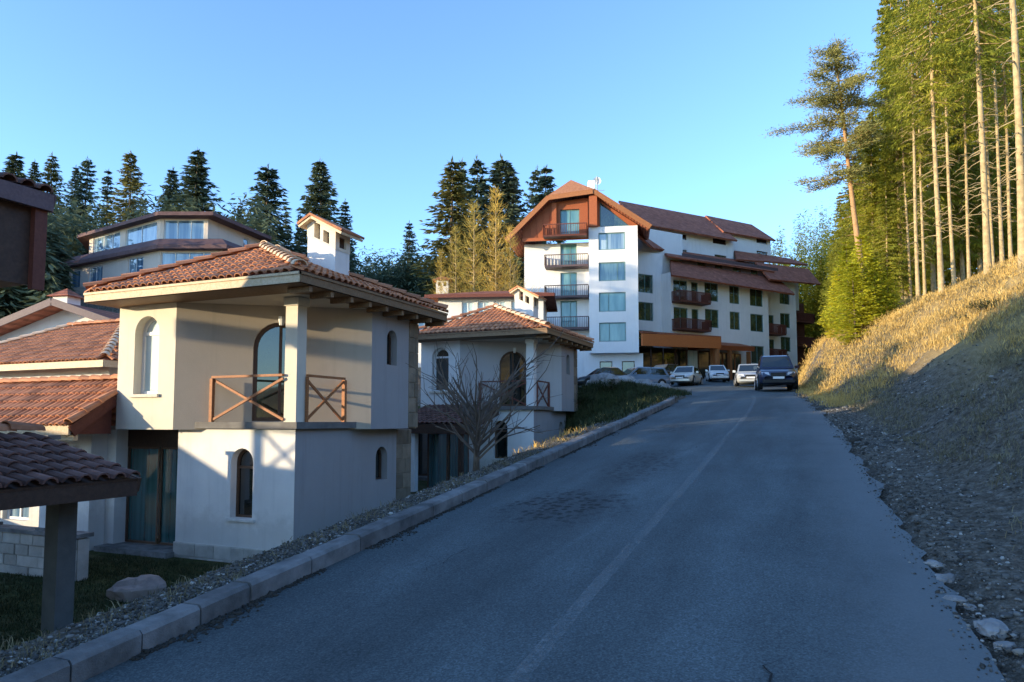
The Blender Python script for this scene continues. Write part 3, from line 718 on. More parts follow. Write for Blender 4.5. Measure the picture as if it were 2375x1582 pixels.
    if tiled:
        bud = [260]
        tile_slope(rf, (c0, c1, ra), bud); tile_slope(rf, (c1, c2, rb, ra), bud); tile_slope(rf, (c3, c0, ra, rb), bud)
        for a, b in ((c1, ra), (c0, ra), (c2, rb), (c3, rb)): cap_line(rf, a + UP * .07, b + UP * .07, CAP if a is c1 else CAP_RED)
        cap_line(rf, ra + UP * .09, rb + UP * .09)
    # chimney with its own little roof
    ch = MB(); hx0, hx1, hy0, hy1 = -1.84, -.99, 2.50, 3.08; cw_ = hx1 - hx0
    panel(ch, (hx0, hy0, 0), XV, [(0, 5.9), (cw_, 5.9), (cw_, 7.20), (0, 7.62)]); panel(ch, (hx1, hy0, 0), YV, rect(0, hy1 - hy0, 5.9, 7.2)); panel(ch, (hx1, hy1, 0), -XV, [(0, 5.9), (cw_, 5.9), (cw_, 7.62), (0, 7.2)]); panel(ch, (hx0, hy1, 0), -YV, rect(0, hy1 - hy0, 5.9, 7.62))
    chm = ch.build('chimney', W, rf)
    vt = MB(); v0 = [(.22, 7.56), (.40, 7.47), (.40, 7.86), (.22, 7.94)]; v1 = [(.50, 7.42), (.68, 7.33), (.68, 7.62), (.50, 7.72)]
    e_ = .012
    panel(vt, (hx0 - e_, hy0 - e_, 0), XV, [(0, 7.60), (cw_ + 2 * e_, 7.18), (cw_ + 2 * e_, 7.66), (.20, 8.03), (0, 7.93)], [v0, v1], .18)
    panel(vt, (hx1 + e_, hy0 - e_, 0), YV, [(0, 7.18), (.6, 7.18), (.6, 7.66), (0, 7.66)], [rect(.16, .44, 7.26, 7.54)], .18); panel(vt, (hx0 - e_, hy1 + e_, 0), -YV, rect(0, .6, 7.6, 7.93)); panel(vt, (hx1 + e_, hy1 + e_, 0), -XV, rect(0, cw_, 7.6, 7.7))
    vt.build('chimney_vents', C, rf)
    MB().box(hx0 + .06, hx1 - .06, hy0 + .2, hy1 - .1, 6.5, 7.6).build('flue', MATS['wood_dark'], rf)
    a0, a1 = hy0 - .16, hy1 + .16
    for nm, lift, mt in (('chimney_roof', 0, 'wood_pale'), ('chimney_tiles', .065, 'terracotta')):
        cr = MB(); k = .03 if lift else 0
        slab_poly(cr, [(hx0 - .18 - k, a0 - k, 7.86 + lift), (hx0 + .20, a0 - k, 8.07 + lift), (hx0 + .20, a1 + k, 8.07 + lift), (hx0 - .18 - k, a1 + k, 7.86 + lift)], .06)
        slab_poly(cr, [(hx0 + .20, a0 - k, 8.07 + lift), (hx1 + .30 + k, a0 - k, 7.56 + lift), (hx1 + .30 + k, a1 + k, 7.56 + lift), (hx0 + .20, a1 + k, 8.07 + lift)], .06)
        cr.build(nm, MATS[mt], rf)
    # stone pier at the far corner
    pr = MB().box(-.75, .39, 3.72, 4.16, 2.79, 5.5).box(-.8, -.14, 3.83, 4.75, -.3, 2.75).build('stone_pier', MATS['stone_brown'], t)
    stone_course(pr, (.41, 3.70, 0), YV, .47, 2.80, 5.45, 7, 2, 'stone_brown', .07, seed=8)
    stone_course(pr, (-.13, 3.83, 0), YV, .92, -.3, 2.74, 8, 2, 'stone_brown', .07, seed=9)
    return t
V1 = (-9.76, 11.6, -2.98)
villa = build_villa('white villa with a lit tiled hip roof, corner balcony and arched windows, nearest the road', V1)
v2 = copy_tree(villa); v2.location = (-9.83, 25.16, -2.40)
def recolour(o, mp):                          # swaps materials by part name; the second villa gets white walls, darker woodwork
    for c in o.children_recursive:
        k = mp.get(c.name.split('.')[0])
        if k: c.material_slots[0].link = 'OBJECT'; c.material_slots[0].material = MATS[k]
recolour(v2, {'fascia': 'wood_brown', 'gutter_board': 'wood_brown', 'upper_wall': 'plaster_white', 'post': 'plaster_white', 'post_cap': 'plaster_white', 'balcony_wall': 'plaster_stone', 'pane': 'glass_dark', 'top_rail': 'wood_redbrown', 'brace': 'wood_redbrown', 'rail_post': 'wood_redbrown'})
v2['label'] = 'shaded villa with corner balcony and tiled roof behind the bare young tree'
# unseen pavilion added left: post, rail and roof shaped to shadow the villa
pv = thing('shadow_pavilion', 'unseen timber pavilion with cross-braced rail, added to shadow the villa', 'pavilion', (-23.3, .2, -2.0), R(-45))
# local x runs across the sunlight; q = (x - y) / sqrt 2 in the world
Q = lambda q: q + 23.5 / math.sqrt(2)
m = MB(); slab_poly(m, [(Q(-16.94), -.7, 5.73), (Q(-13.2), -.7, 5.73), (Q(-13.2), .8, 5.79), (Q(-16.94), .8, 5.79)], .10); slab_poly(m, [(Q(-16.94), .8, 5.79), (Q(-13.2), .8, 5.79), (Q(-13.2), 2.2, 5.73), (Q(-16.94), 2.2, 5.73)], .10)
m.build('roof', MATS['wood_redbrown'], pv)
for q in (-15.80, -13.4): MB().box(Q(q) - .11, Q(q) + .11, -.11, .11, 0, 5.5).build('post', MATS['wood_dark'], pv)
MB().box(Q(-15.9), Q(-13.2), -.3, 2, 0, 2.82).build('base', MATS['plaster_white'], pv)
m = MB().add([(Q(-19.5), 0, 0), (Q(-15.9), 0, 0), (Q(-15.9), 0, 2.45), (Q(-16.3), 0, 2.65), (Q(-17.4), 0, 3.22), (Q(-19.5), 0, 3.3)], [tuple(range(6))])
m.build('shadow_screen', MATS['wood_dark'], pv)  # screen cut to the slanting shadow edge wanted on the villa wall
MB().bar((Q(-15.7), 0, 2.9), (Q(-14.9), 0, 3.72), .05, .08).build('brace', MATS['wood_orange'], pv); MB().bar((Q(-15.7), .05, 3.72), (Q(-14.9), .05, 2.9), .05, .08).build('brace', MATS['wood_orange'], pv)
MB().bar((Q(-15.7), 0, 3.8), (Q(-13.4), 0, 3.8), .06, .07).build('top_rail', MATS['wood_orange'], pv)
# left wing of the near villa: tiled lean-to, red gable end, white walls under it
wing = thing('villa_wing', 'low white wing with a long terracotta lean-to roof joining the near villa', 'house', (-15.6, 11.6, -2.98))
def L(p): return Vector(p) - Vector((-15.6, 11.6, -2.98))
eL, eR = L((-23.5, 10.15, -.13)), L((-14.53, 10.15, -.13)); rR, rL = L((-14.53, 11.75, .90)), L((-23.5, 11.75, .90))
m = MB(); slab_poly(m, [eL, eR, rR, rL], .10)
wr_ = m.build('roof', MATS['terracotta_under'], wing)
bk = MB(); slab_poly(bk, [rL, rR, L((-14.53, 14.0, -.5)), L((-23.5, 14.0, -.5))], .1); bk.build('back_slope', MATS['tile_far'], wr_)
tile_slope(wr_, (eL, eR, rR, rL), [300]); cap_line(wr_, rL + UP * .04, rR + UP * .04, CAP_RED); cap_line(wr_, eR + UP * .03, L((-14.53, 11.15, .56)), CAP_RED)
MB().bar(eL + Vector((0, 0, -.08)), eR + Vector((0, 0, -.08)), .05, .20).build('fascia', MATS['wood_pale'], wr_)
MB().bar(eL + Vector((0, .16, -.24)), eR + Vector((-.02, .16, -.24)), .10, .12).build('eaves_beam', MATS['wood_pale'], wr_)
MB().bar(eR + Vector((.02, .03, -.11)), L((-14.51, 11.17, .46)), .05, .24).build('barge_board', MATS['wood_redbrown'], wr_)
MB().add([L(p) for p in ((-14.6, 10.25, -.30), (-14.6, 11.17, -.30), (-14.6, 11.17, .46), (-14.6, 10.25, -.16))], [(0, 1, 2, 3)]).add([L(p) for p in ((-14.6, 10.25, -.30), (-17, 10.25, -.30), (-17, 11.17, -.30), (-14.6, 11.17, -.30))], [(0, 1, 2, 3)]).build('gable_boarding', MATS['wood_redbrown'], wing)
m = MB()
wy = 11.3
panel(m, L((-23.5, wy, -2.98)), XV, rect(0, 8.1, -.3, 2.85), [rect(5.0, 6.0, .55, 2.3), rect(6.35, 7.35, 1.0, 2.2)], .2)
panel(m, L((-15.4, wy, -2.98)), YV, rect(0, 2.6, -.3, 2.85)); m.build('wall', MATS['plaster_white'], wing)
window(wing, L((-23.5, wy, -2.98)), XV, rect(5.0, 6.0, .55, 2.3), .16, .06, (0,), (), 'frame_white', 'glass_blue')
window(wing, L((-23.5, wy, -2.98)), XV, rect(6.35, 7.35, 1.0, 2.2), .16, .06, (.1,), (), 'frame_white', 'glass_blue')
# stone parapet and white posts of the porch in front of the wing
gw = thing('garden_wall', 'low pale stone wall beside the lawn, under the white porch posts', 'wall', (-14.2, 9.0, -2.98))
MB().box(-3.6, 1.52, .12, .34, -.2, .76).build('core', MATS['stone_block'], gw)
stone_course(gw, (-3.6, .1, 0), XV, 5.1, -.06, .78, 4, 11, 'stone_block', .14, seed=12)
MB().box(-3.65, 1.56, 0.06, .40, .785, .86).build('coping', MATS['concrete'], gw)
for k, x in enumerate((-13.75, -15.4, -17.0)):
    pp = thing('porch_post', ('white porch post standing on the stone wall, rightmost', 'white porch post on the stone wall, middle one', 'white porch post on the stone wall near the photo edge')[k], 'post', (x, 9.22, -2.12), 0, 'porch posts on the stone wall')
    MB().box(-.09, .09, -.09, .09, 0.06, 1.75).build('shaft', MATS['frame_white'], pp); MB().box(-.13, .13, -.13, .13, 0, .06).build('foot', MATS['concrete'], pp)
    MB().box(-.13, .13, -.13, .13, 1.75, 1.83).build('head', MATS['concrete'], pp)
pt = thing('terrace_slab', 'flat concrete terrace in front of the wing wall', 'terrace', (-16, 10.4, -2.98)); 
MB().box(-4, .35, -.9, 1.1, -.2, .04).build('slab', MATS['concrete'], pt)

# garden shelter in the near left corner
sh = thing('garden_shelter', 'open garden shelter with old tiled roof on a grey pillar', 'shelter', (-8.4, 5.0, -2.98))
def S(x, y, z): return Vector((x + 8.4, y - 5.0, z + 2.98))
ea, eb = S(-7.55, .6, -.70), S(-7.55, 6.15, -.70); rb_, ra_ = S(-9.5, 6.15, -.22), S(-9.5, .6, -.22); wa, wb = S(-11.4, .6, -.70), S(-11.4, 6.15, -.70)
m = MB(); slab_poly(m, [ea, eb, rb_, ra_], .07); slab_poly(m, [ra_, rb_, wb, wa], .07)
srf = m.build('roof', MATS['wood_dark'], sh)
tile_slope(srf, (ea, eb, rb_, ra_), [280], TILE_OLD); cap_line(srf, ra_ + UP * .05, rb_ + UP * .05, CAP_RED)
MB().bar(ea + Vector((-.02, 0, -.12)), eb + Vector((-.02, 0, -.12)), .05, .17).build('fascia', MATS['wood_dark'], srf)
for k in range(9):
    y = .8 + k * .65; MB().bar(S(-7.65, y, -.80), S(-9.45, y, -.36), .07, .11).build('rafter', MATS['wood_dark'], srf)
for a, b in ((eb, rb_),): MB().bar(a + Vector((0, .02, -.08)), b + Vector((0, .02, -.08)), .05, .17).build('barge_board', MATS['wood_dark'], srf)
MB().bar(S(-8.35, .6, -.84), S(-8.35, 6.05, -.84), .14, .16).build('beam', MATS['wood_dark'], sh)
MB().bar(S(-10.8, .6, -.84), S(-10.8, 6.05, -.84), .14, .16).build('beam', MATS['wood_dark'], sh)
MB().box(.0, .23, .62, .85, -.2, 2.06).build('pillar', MATS['pillar_dark'], sh)
MB().box(-2.6, -2.28, .62, .92, -.3, 2.06).build('pillar', MATS['pillar_dark'], sh)

# timber house at the left edge: only the corner of its roof reaches into the picture, its ridge shades the road
nh = thing('timber_house', 'dark timber gable and tiled roof corner jutting in at the upper left edge', 'house', (-12.5, 1.5, -3.0))
def H(x, y, z): return Vector((x + 12.5, y - 1.5, z + 3.0))
m = MB(); m.add([H(x, y, z) for z in (-3.3, 2.2) for y in (-7.5, 3.9) for x in (-15.5, -9.9)], [(0, 2, 3, 1), (4, 5, 7, 6), (0, 1, 5, 4), (2, 6, 7, 3), (0, 4, 6, 2), (1, 3, 7, 5)])
m.build('wall', MATS['plaster_white'], nh)
m = MB(); Y2 = 5.34
for q in ([(-8.15, 2.62), (-9.5, 3.0)], [(-9.5, 3.0), (-12.4, 6.05)], [(-12.4, 6.05), (-16.2, 2.62)]):
    (xa, za), (xb, zb_) = q; slab_poly(m, [H(xa, -8, za), H(xa, Y2, za), H(xb, Y2, zb_), H(xb, -8, zb_)], .16)
nr_ = m.build('roof', MATS['terracotta_under'], nh)
tile_slope(nr_, (H(-8.15, 1.5, 2.62), H(-8.15, 5.34, 2.62), H(-9.5, 5.34, 3.0), H(-9.5, 1.5, 3.0)), [170], TILE_OLD)
m = MB().add([H(-8.25, 5.2, 1.55), H(-12.4, 5.2, 1.55), H(-16.1, 5.2, 1.55), H(-16.1, 5.2, 2.5), H(-12.4, 5.2, 5.25), H(-9.5, 5.2, 2.8), H(-8.25, 5.2, 2.45)], [tuple(range(6))])
m.add([H(-8.25, 5.2, 1.55), H(-8.25, 5.2, 2.45), H(-8.25, -7.8, 2.45), H(-8.25, -7.8, 1.55)], [(0, 1, 2, 3)])
m.add([H(-8.25, 5.2, 1.55), H(-8.25, -7.8, 1.55), H(-16.1, -7.8, 1.55), H(-16.1, 5.2, 1.55)], [(0, 1, 2, 3)])
m.build('gable_boarding', MATS['wood_dark'], nh)
MB().bar(H(-8.13, 5.36, 2.53), H(-9.5, 5.36, 2.91), .06, .22).build('barge_board', MATS['wood_plum'], nh)
MB().bar(H(-8.13, -8, 2.53), H(-8.13, 5.36, 2.53), .05, .2).build('fascia', MATS['wood_plum'], nh)
MB().bar(H(-8.2, 5.26, 1.5), H(-8.2, 5.26, 2.45), .08, .14, (0, 1, 0)).build('corner_board', MATS['wood_redbrown'], nh)

# ------------------------------------------------------------------ smaller houses of the lower rows
def hip_house(label, loc, rz, w, d, h, rise, over=.7, wins=(), roof='tile_far', wall='plaster_white', chim=None, tiles=0, name='house', glass='glass_blue', group=None):
    """walls w x d, front at y=0 facing -y; wins = (x0, x1, z0, z1, round-headed?) on the front"""
    t = thing(name, label, 'house', loc, rz, group)
    m = MB(); hs = [(arch if a else rect)(x0, x1, z0, z1) for x0, x1, z0, z1, a in wins]
    panel(m, (0, 0, 0), XV, rect(0, w, -1.5, h), hs, .2); panel(m, (w, 0, 0), YV, rect(0, d, -1.5, h)); panel(m, (w, d, 0), -XV, rect(0, w, -1.5, h)); panel(m, (0, d, 0), -YV, rect(0, d, -1.5, h))
    m.build('wall', MATS[wall], t)
    for q, hh in zip(wins, hs): window(t, (0, 0, 0), XV, hh, .17, .06, (0,) if not q[4] else (), (), 'frame_white', glass)
    x0, x1, y0, y1 = -over, w + over, -over, d + over
    c = [Vector((x0, y0, h)), Vector((x1, y0, h)), Vector((x1, y1, h)), Vector((x0, y1, h))]
    if w >= d: ra, rb = Vector((x0 + (y1 - y0) / 2, (y0 + y1) / 2, h + rise)), Vector((x1 - (y1 - y0) / 2, (y0 + y1) / 2, h + rise))
    else: ra = rb = None
    m = MB()
    if ra is None:
        ra, rb = Vector(((x0 + x1) / 2, y0 + (x1 - x0) / 2, h + rise)), Vector(((x0 + x1) / 2, y1 - (x1 - x0) / 2, h + rise))
        S4 = [(c[0], c[1], ra), (c[1], c[2], rb, ra), (c[2], c[3], rb), (c[3], c[0], ra, rb)]
    else: S4 = [(c[0], c[1], rb, ra), (c[1], c[2], rb), (c[2], c[3], ra, rb), (c[3], c[0], ra)]
    for q in S4: m.add(list(q), [tuple(range(len(q)))])
    m.add([q - UP * .02 for q in c], [(3, 2, 1, 0)])
    rf = m.build('roof', MATS['terracotta_under' if tiles else roof], t)
    for p, q in zip(c, c[1:] + c[:1]): MB().bar(p - UP * .10, q - UP * .10, .06, .2).build('fascia', MATS['wood_pale' if tiles else 'wood_redbrown'], rf)
    if tiles:
        bud = [tiles]
        tile_slope(rf, S4[0], bud); tile_slope(rf, S4[1], bud)
        for p, q in ((c[0], S4[0][-1]), (c[1], S4[1][2] if len(S4[1]) == 3 else S4[1][3])): cap_line(rf, p + UP * .05, q + UP * .05)
        if (ra - rb).length > .3: cap_line(rf, ra + UP * .06, rb + UP * .06, CAP_RED)
    if chim:
        cx, cy, ch = chim; m = MB(); s = .42
        panel(m, (cx - s, cy - s, 0), XV, rect(0, 2 * s, h, ch), [rect(.14, .34, ch - .42, ch - .12), rect(.5, .7, ch - .42, ch - .12)], .15)
        panel(m, (cx + s, cy - s, 0), YV, rect(0, 2 * s, h, ch)); panel(m, (cx + s, cy + s, 0), -XV, rect(0, 2 * s, h, ch)); panel(m, (cx - s, cy + s, 0), -YV, rect(0, 2 * s, h, ch))
        m.build('chimney', MATS['plaster_white'], rf)
        m = MB(); k = s + .22; q = [(cx - k, cy - k, ch), (cx + k, cy - k, ch), (cx + k, cy + k, ch), (cx - k, cy + k, ch), (cx, cy, ch + .38)]
        m.add(q, [(0, 1, 4), (1, 2, 4), (2, 3, 4), (3, 0, 4), (3, 2, 1, 0)]); m.build('chimney_roof', MATS['tile_far'], rf)
    return t
# second roof up the slope at the left (its white wall has a small round-headed opening)
hip_house('low white house with a sunlit tiled roof and small arched opening, behind the near wing', (-27.2, 14.95, -1.75), 0, 7.5, 4.6, 3.50, 1.6, .8, [(4.35, 4.95, 1.9, 3.1, True)], tiles=280)
hip_house('unseen small house added behind the near villa to shade the second villa', (-17.4, 17.2, -2.3), 0, 3.4, 4.8, 5.7, 1.2, .6)  # hidden block put in to keep the second villa's front in shade
# third: broad gable facing down the road
def gable_house():
    t = thing('house', 'white gable-fronted house with a wide shallow tiled roof, third back at the left', 'house', (-35.2, 19.7, -.6), R(12))
    def G(x, y, z): return Vector((x, y, z))
    w = 10.4; m = MB(); panel(m, (0, 0, 0), XV, [(0, -2), (w, -2), (w, 3.9), (w / 2, 5.55), (0, 3.9)]); panel(m, (w, 0, 0), YV, rect(0, 7, -2, 3.9)); panel(m, (0, 7, 0), -YV, rect(0, 7, -2, 3.9))
    m.build('wall', MATS['plaster_white'], t)
    m = MB(); slab_poly(m, [(-1.2, -.9, 3.62), (w / 2, -.9, 5.75), (w / 2, 7.6, 5.75), (-1.2, 7.6, 3.62)], .2); slab_poly(m, [(w / 2, -.9, 5.75), (w + 1.2, -.9, 3.62), (w + 1.2, 7.6, 3.62), (w / 2, 7.6, 5.75)], .2)
    rf = m.build('roof', MATS['tile_far'], t)
    for x in (-1.2, w + 1.2): MB().bar((x, -.93, 3.55), (w / 2, -.93, 5.68), .06, .30).build('barge_board', MATS['wood_plum'], rf)
    MB().box(-1.2, w + 1.2, -.95, -.85, 3.2, 3.3)
    m = MB().box(2.4, 3.2, 2, 2.8, 4.2, 6.5); m.build('chimney', MATS['plaster_white'], rf)
    m = MB(); q = [(2.2, 1.8, 6.5), (3.4, 1.8, 6.5), (3.4, 3, 6.5), (2.2, 3, 6.5), (2.8, 2.4, 6.95)]; m.add(q, [(0, 1, 4), (1, 2, 4), (2, 3, 4), (3, 0, 4), (3, 2, 1, 0)]); m.build('chimney_roof', MATS['tile_far'], rf)
gable_house()
# roofs between the far villa and the hotel
c = col_at(985, 46); hip_house('house with a dull red hip roof seen over the near villa, middle distance', (c.x - 3.6, c.y, 2.7), R(23), 7.2, 6, 4.95, 1.25, .8, [(5.0, 6.6, 3.2, 4.4, False), (2.6, 4.2, 3.2, 4.4, False)], chim=(4.2, 1.0, 6.9))
c = col_at(1095, 43); hip_house('long white house with a row of pale windows, before the hotel', (c.x - 2.4, c.y, 2.2), R(18), 6.6, 5, 5.55, .75, .7,
    [(1.5, 2.25, 3.9, 5.2, False), (2.5, 3.25, 3.9, 5.2, False), (3.5, 4.25, 3.9, 5.2, False), (4.6, 5.3, 3.9, 5.2, False)], glass='glass_pale')
# porch roof over the glass doors between the two villas
pr = thing('porch', 'dark tiled porch roof on a white post over glass doors, between the villas', 'porch', (-12.7, 22.2, -2.45))
m = MB(); slab_poly(m, [(-1.4, -.5, 2.30), (1.7, -.5, 2.30), (1.7, 2.2, 2.95), (-1.4, 2.2, 2.95)], .10)
rf = m.build('roof', MATS['wood_dark'], pr); tile_slope(rf, (Vector((-1.4, -.5, 2.31)), Vector((1.7, -.5, 2.31)), Vector((1.7, 2.2, 2.96)), Vector((-1.4, 2.2, 2.96))), [150], TILE_OLD)
MB().bar((-1.4, -.52, 2.15), (1.72, -.52, 2.15), .06, .32).build('fascia', MATS['wood_dark'], rf); MB().bar((1.72, -.5, 2.15), (1.72, 2.2, 2.8), .06, .3).build('barge_board', MATS['wood_dark'], rf)
MB().box(-.62, -.38, -.35, -.1, -.4, 2.05).build('post', MATS['frame_white'], pr); MB().box(1.35, 1.5, -.35, -.2, -.4, 2.05).build('post', MATS['wood_dark'], pr)
for k in range(2): window(pr, (-.35 + .86 * k, .5, 0), XV, rect(0, .84, -.2, 2.0), .05, .05, (), (), 'frame_brown', 'glass_curtain', 'glass_door')

# ------------------------------------------------------------------ the tan building on the slope
def tan_building():
    base = cam2w(-14.9, 50, 8.6)
    t = thing('apartment_house', 'tan two-storey apartment house with bay front and brown roof skirts, left background', 'building', base, YAW)
    X0 = 14.9                                  # local x = camera-side metres + X0, local y = depth - 50, z from 8.6
    def pxl(u, d): return ((u - 1187.5) / FOC * d + X0, d - 50)
    P = [pxl(193, 55.5), pxl(358, 50), pxl(471, 50), pxl(594, 56), pxl(560, 64), pxl(240, 64)]
    Lw = [pxl(148, 55), pxl(358, 49.2), pxl(505, 49.2), pxl(640, 56), pxl(600, 64), pxl(200, 64)]
    za, zb, zc = 4.15, 6.05, -3
    def facets(poly, z0, z1, wins, nm):
        m = MB(); n = len(poly); todo = []
        for i in range(n):
            a, b = Vector((*poly[i], 0)), Vector((*poly[(i + 1) % n], 0)); ux = b - a; ln = ux.length
            hs = [rect(f0 * ln, f1 * ln, w0, w1) for f0, f1, w0, w1, _b in wins.get(i, ())]
            panel(m, a, ux, rect(0, ln, z0, z1), hs, .2)
            for h, q in zip(hs, wins.get(i, ())): todo.append((a, ux, h, q[4]))
        m.build(nm, MATS['plaster_tan'], t)
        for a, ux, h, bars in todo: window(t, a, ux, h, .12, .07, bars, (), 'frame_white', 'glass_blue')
    facets(P, za, zb, {0: [(.06, .46, za + .2, zb - .25, (-.12, .2)), (.54, .96, za + .2, zb - .25, (0,))], 1: [(.08, .92, za + .15, zb - .25, (-.167, .167))], 2: [(.66, .78, za + .4, zb - .5, ())]}, 'upper_wall')
    facets(Lw, zc, 3.55, {0: [(.02, .14, 1.4, 3.1, ()), (.24, .40, 1.4, 3.1, (0,)), (.68, .84, 1.5, 3.2, (0,))], 1: [(.03, .93, 1.4, 3.25, (-.25, 0, .25))], }, 'lower_wall')
    def skirt(poly, z, k, nm, top=None, th=.28):
        cx = sum(p[0] for p in poly) / len(poly); cy = sum(p[1] for p in poly) / len(poly); n = len(poly)
        out = [(cx + (x - cx) * k, cy + (y - cy) * k, z) for x, y in poly]; m = MB()
        inn = [(x, y, top) for x, y in poly]
        m.add(out + inn, [(i, (i + 1) % n, (i + 1) % n + n, i + n) for i in range(n)]); m.add([(a, b, z - th) for a, b, _ in out] + out, [(i, (i + 1) % n, (i + 1) % n + n, i + n) for i in range(n)]); m.add([(a, b, z - th) for a, b, _ in out], [tuple(range(n))[::-1]])
        m.build(nm, MATS['tile_dark'], t)
    skirt(Lw, 3.62, 1.10, 'roof_skirt', 4.2)
    cx = sum(p[0] for p in P) / 6; cy = sum(p[1] for p in P) / 6; k = 1.14; n = 6
    out = [(cx + (x - cx) * k, cy + (y - cy) * k, 6.12) for x, y in P]; ax, ay = pxl(418, 56)
    m = MB(); m.add(out + [(ax, ay, 8.15), (ax + .8, ay + 2, 8.15)], [(i, (i + 1) % n, 6) for i in range(n)]); m.add([(a, b, 5.86) for a, b, _ in out] + out, [(i, (i + 1) % n, (i + 1) % n + n, i + n) for i in range(n)]); m.add([(a, b, 5.86) for a, b, _ in out], [tuple(range(n))[::-1]])
    m.build('roof', MATS['tile_dark'], t)
    a = pxl(146, 54.2); b = pxl(266, 51)
    MB().bar((*a, .95), (*b, .95), .9, .95).build('balcony_front', MATS['plaster_tan'], t)
    for u, d in ((190, 53), (214, 52.4)): p = pxl(u, d); MB().box(p[0] - .17, p[0] + .17, p[1] - .17, p[1] + .17, -3, .55).build('column', MATS['plaster_tan'], t)
tan_building()

# ------------------------------------------------------------------ the hotel
def hotel():
    D0 = 66.0; base = cam2w(0, D0, 3.3)
    t = thing('hotel', 'large white hotel with orange gabled tower, brown tiled roofs and long wing of balconies', 'hotel', base, YAW)
    W = MATS['plaster_bright']; T = MATS['tile_far']; O = MATS['wood_red']; zz = 3.3
    X = lambda u, d=66.0: (u - 1187.5) / FOC * d
    Zp = lambda v, d=66.0: zpx(v, d) - zz
    # --- tower, turned a little towards the left
    a = R(9); fx = Vector((math.cos(a), -math.sin(a), 0)); fy = Vector((math.sin(a), math.cos(a), 0))
    o = Vector((X(1369), .35, 0)); TW = X(1483) - X(1369)
    zt, zbm = Zp(519), Zp(818)
    wins = []
    for y in ((445, 565), (650, 780), (858, 990), (1065, 1195)):
        wins.append(rect(.92, 3.42, Zp(380 + y[1] * .3444), Zp(380 + y[0] * .3444)))
    m = MB(); panel(m, o, fx, rect(0, TW, zbm, zt), wins, .22); panel(m, o + fx * TW, fy, rect(0, 6, zbm, zt)); panel(m, o + fy * 2.2, -fy, rect(0, 2.2, zbm, zt))
    q = [o + UP * zbm, o + fx * TW + UP * zbm, o + fx * TW + fy * 6 + UP * zbm, o + fy * 6 + UP * zbm]; m.add(q, [(3, 2, 1, 0)]); m.build('tower_wall', W, t)
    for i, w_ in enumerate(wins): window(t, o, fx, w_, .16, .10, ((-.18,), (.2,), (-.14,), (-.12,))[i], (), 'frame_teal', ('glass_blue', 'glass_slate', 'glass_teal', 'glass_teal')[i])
    # --- recessed front left of it, with balconies
    lo = o + fy * 1.5 - fx * 6.4; LW = 6.5; lt = Zp(545)
    bx0, bx1 = 3.55, 5.15; doors = []
    for y0, y1 in ((485, 665), (690, 870), (890, 1085)): doors.append(rect(bx0, bx1, Zp(380 + y1 * .3444) + .1, Zp(380 + y0 * .3444)))
    gnd = [rect(2.6, 4.4, .2, 2.3), rect(.5, 2.0, .2, 2.3)]
    m = MB(); panel(m, lo, fx, rect(0, LW, -2, lt), doors + gnd, .25); panel(m, lo + fy * 9, -fy, rect(0, 9, -2, lt)); m.build('front_wall', W, t)
    for d in doors: window(t, lo, fx, d, .2, .1, (.1,), (), 'frame_teal', 'glass_teal', 'balcony_door')
    for d in gnd: window(t, lo, fx, d, .2, .1, (0,), (), 'frame_teal', 'glass_teal')
    def balcony(pt, ux, z, L, dp, mat='wood_plum', nm='balcony'):
        nrm = ux.cross(UP); m = MB()
        p0, p1 = pt + nrm * dp, pt + ux * L + nrm * dp
        c = (pt + pt + ux * L) / 2 + nrm * dp / 2
        m.bar(pt + ux * 0 + nrm * dp / 2 + UP * (z - .08), pt + ux * L + nrm * dp / 2 + UP * (z - .08), dp, .18)
        b = m.build(nm, MATS[mat], t)
        for e, f in ((p0, p1), (pt, p0), (pt + ux * L, p1)):
            MB().bar(e + UP * (z + 1.0), f + UP * (z + 1.0), .07, .08).build('rail', MATS[mat], b)
            k = max(2, int((f - e).length / .17)); g2 = MB()
            for i in range(k + 1):
                r = e + (f - e) * i / k; g2.bar(r + UP * z, r + UP * (z + .97), .10, .035, ux)
            g2.build('balusters', MATS[mat], b, kind='stuff')
    for v in (655, 870, 1090): balcony(lo + fx * 2.15, fx, Zp(380 + v * .3444), 4.15, 1.35)
    # ground floor under the tower
    gw = [rect(.9, 2.1, .3, 2.3), rect(3.0, 4.2, .3, 2.3)]
    m = MB(); panel(m, o + fy * 1.0, fx, rect(-.6, TW + .4, -2, zbm), gw, .2); m.build('base_wall', W, t)
    for d in gw: window(t, o + fy * 1.0, fx, d, .15, .08, (), (), 'frame_brown', 'glass_green')
    # --- gable: half-hipped roof over the whole front
    zs = lambda v: Zp(v)
    gl, gr, pk = -7.9, TW + 1.2, -1.75
    zl, zr, zpk = Zp(541), Zp(523), Zp(392)
    F = lambda x, z, d=0: o + fx * x + fy * d + UP * z
    kx0, kx1 = pk - 2.0, pk + 2.2; kz = Zp(456)
    slope = lambda x: (zl + (zpk - zl) * (x - gl) / (pk - gl)) if x < pk else (zr + (zpk - zr) * (gr - x) / (gr - pk))
    kza, kzb = slope(kx0), slope(kx1)
    m = MB()
    th = .32
    back = 9
    slab_poly(m, [F(gl, zl, -.55), F(kx0, kza, -.55), F(pk, zpk, 1.2), F(pk, zpk, back), F(gl, zl, back)], th)
    slab_poly(m, [F(pk, zpk, 1.2), F(kx1, kzb, -.55), F(gr, zr, -.55), F(gr, zr, 4.2), F(pk, zpk, back)], th)
    rf = m.build('gable_roof', T, t)
    m = MB(); slab_poly(m, [F(kx0 - .1, kza - .12, -.75), F(kx1 + .1, kzb - .12, -.75), F(pk, zpk + .05, 1.25)], .18); m.build('half_hip', MATS['terracotta'], rf)
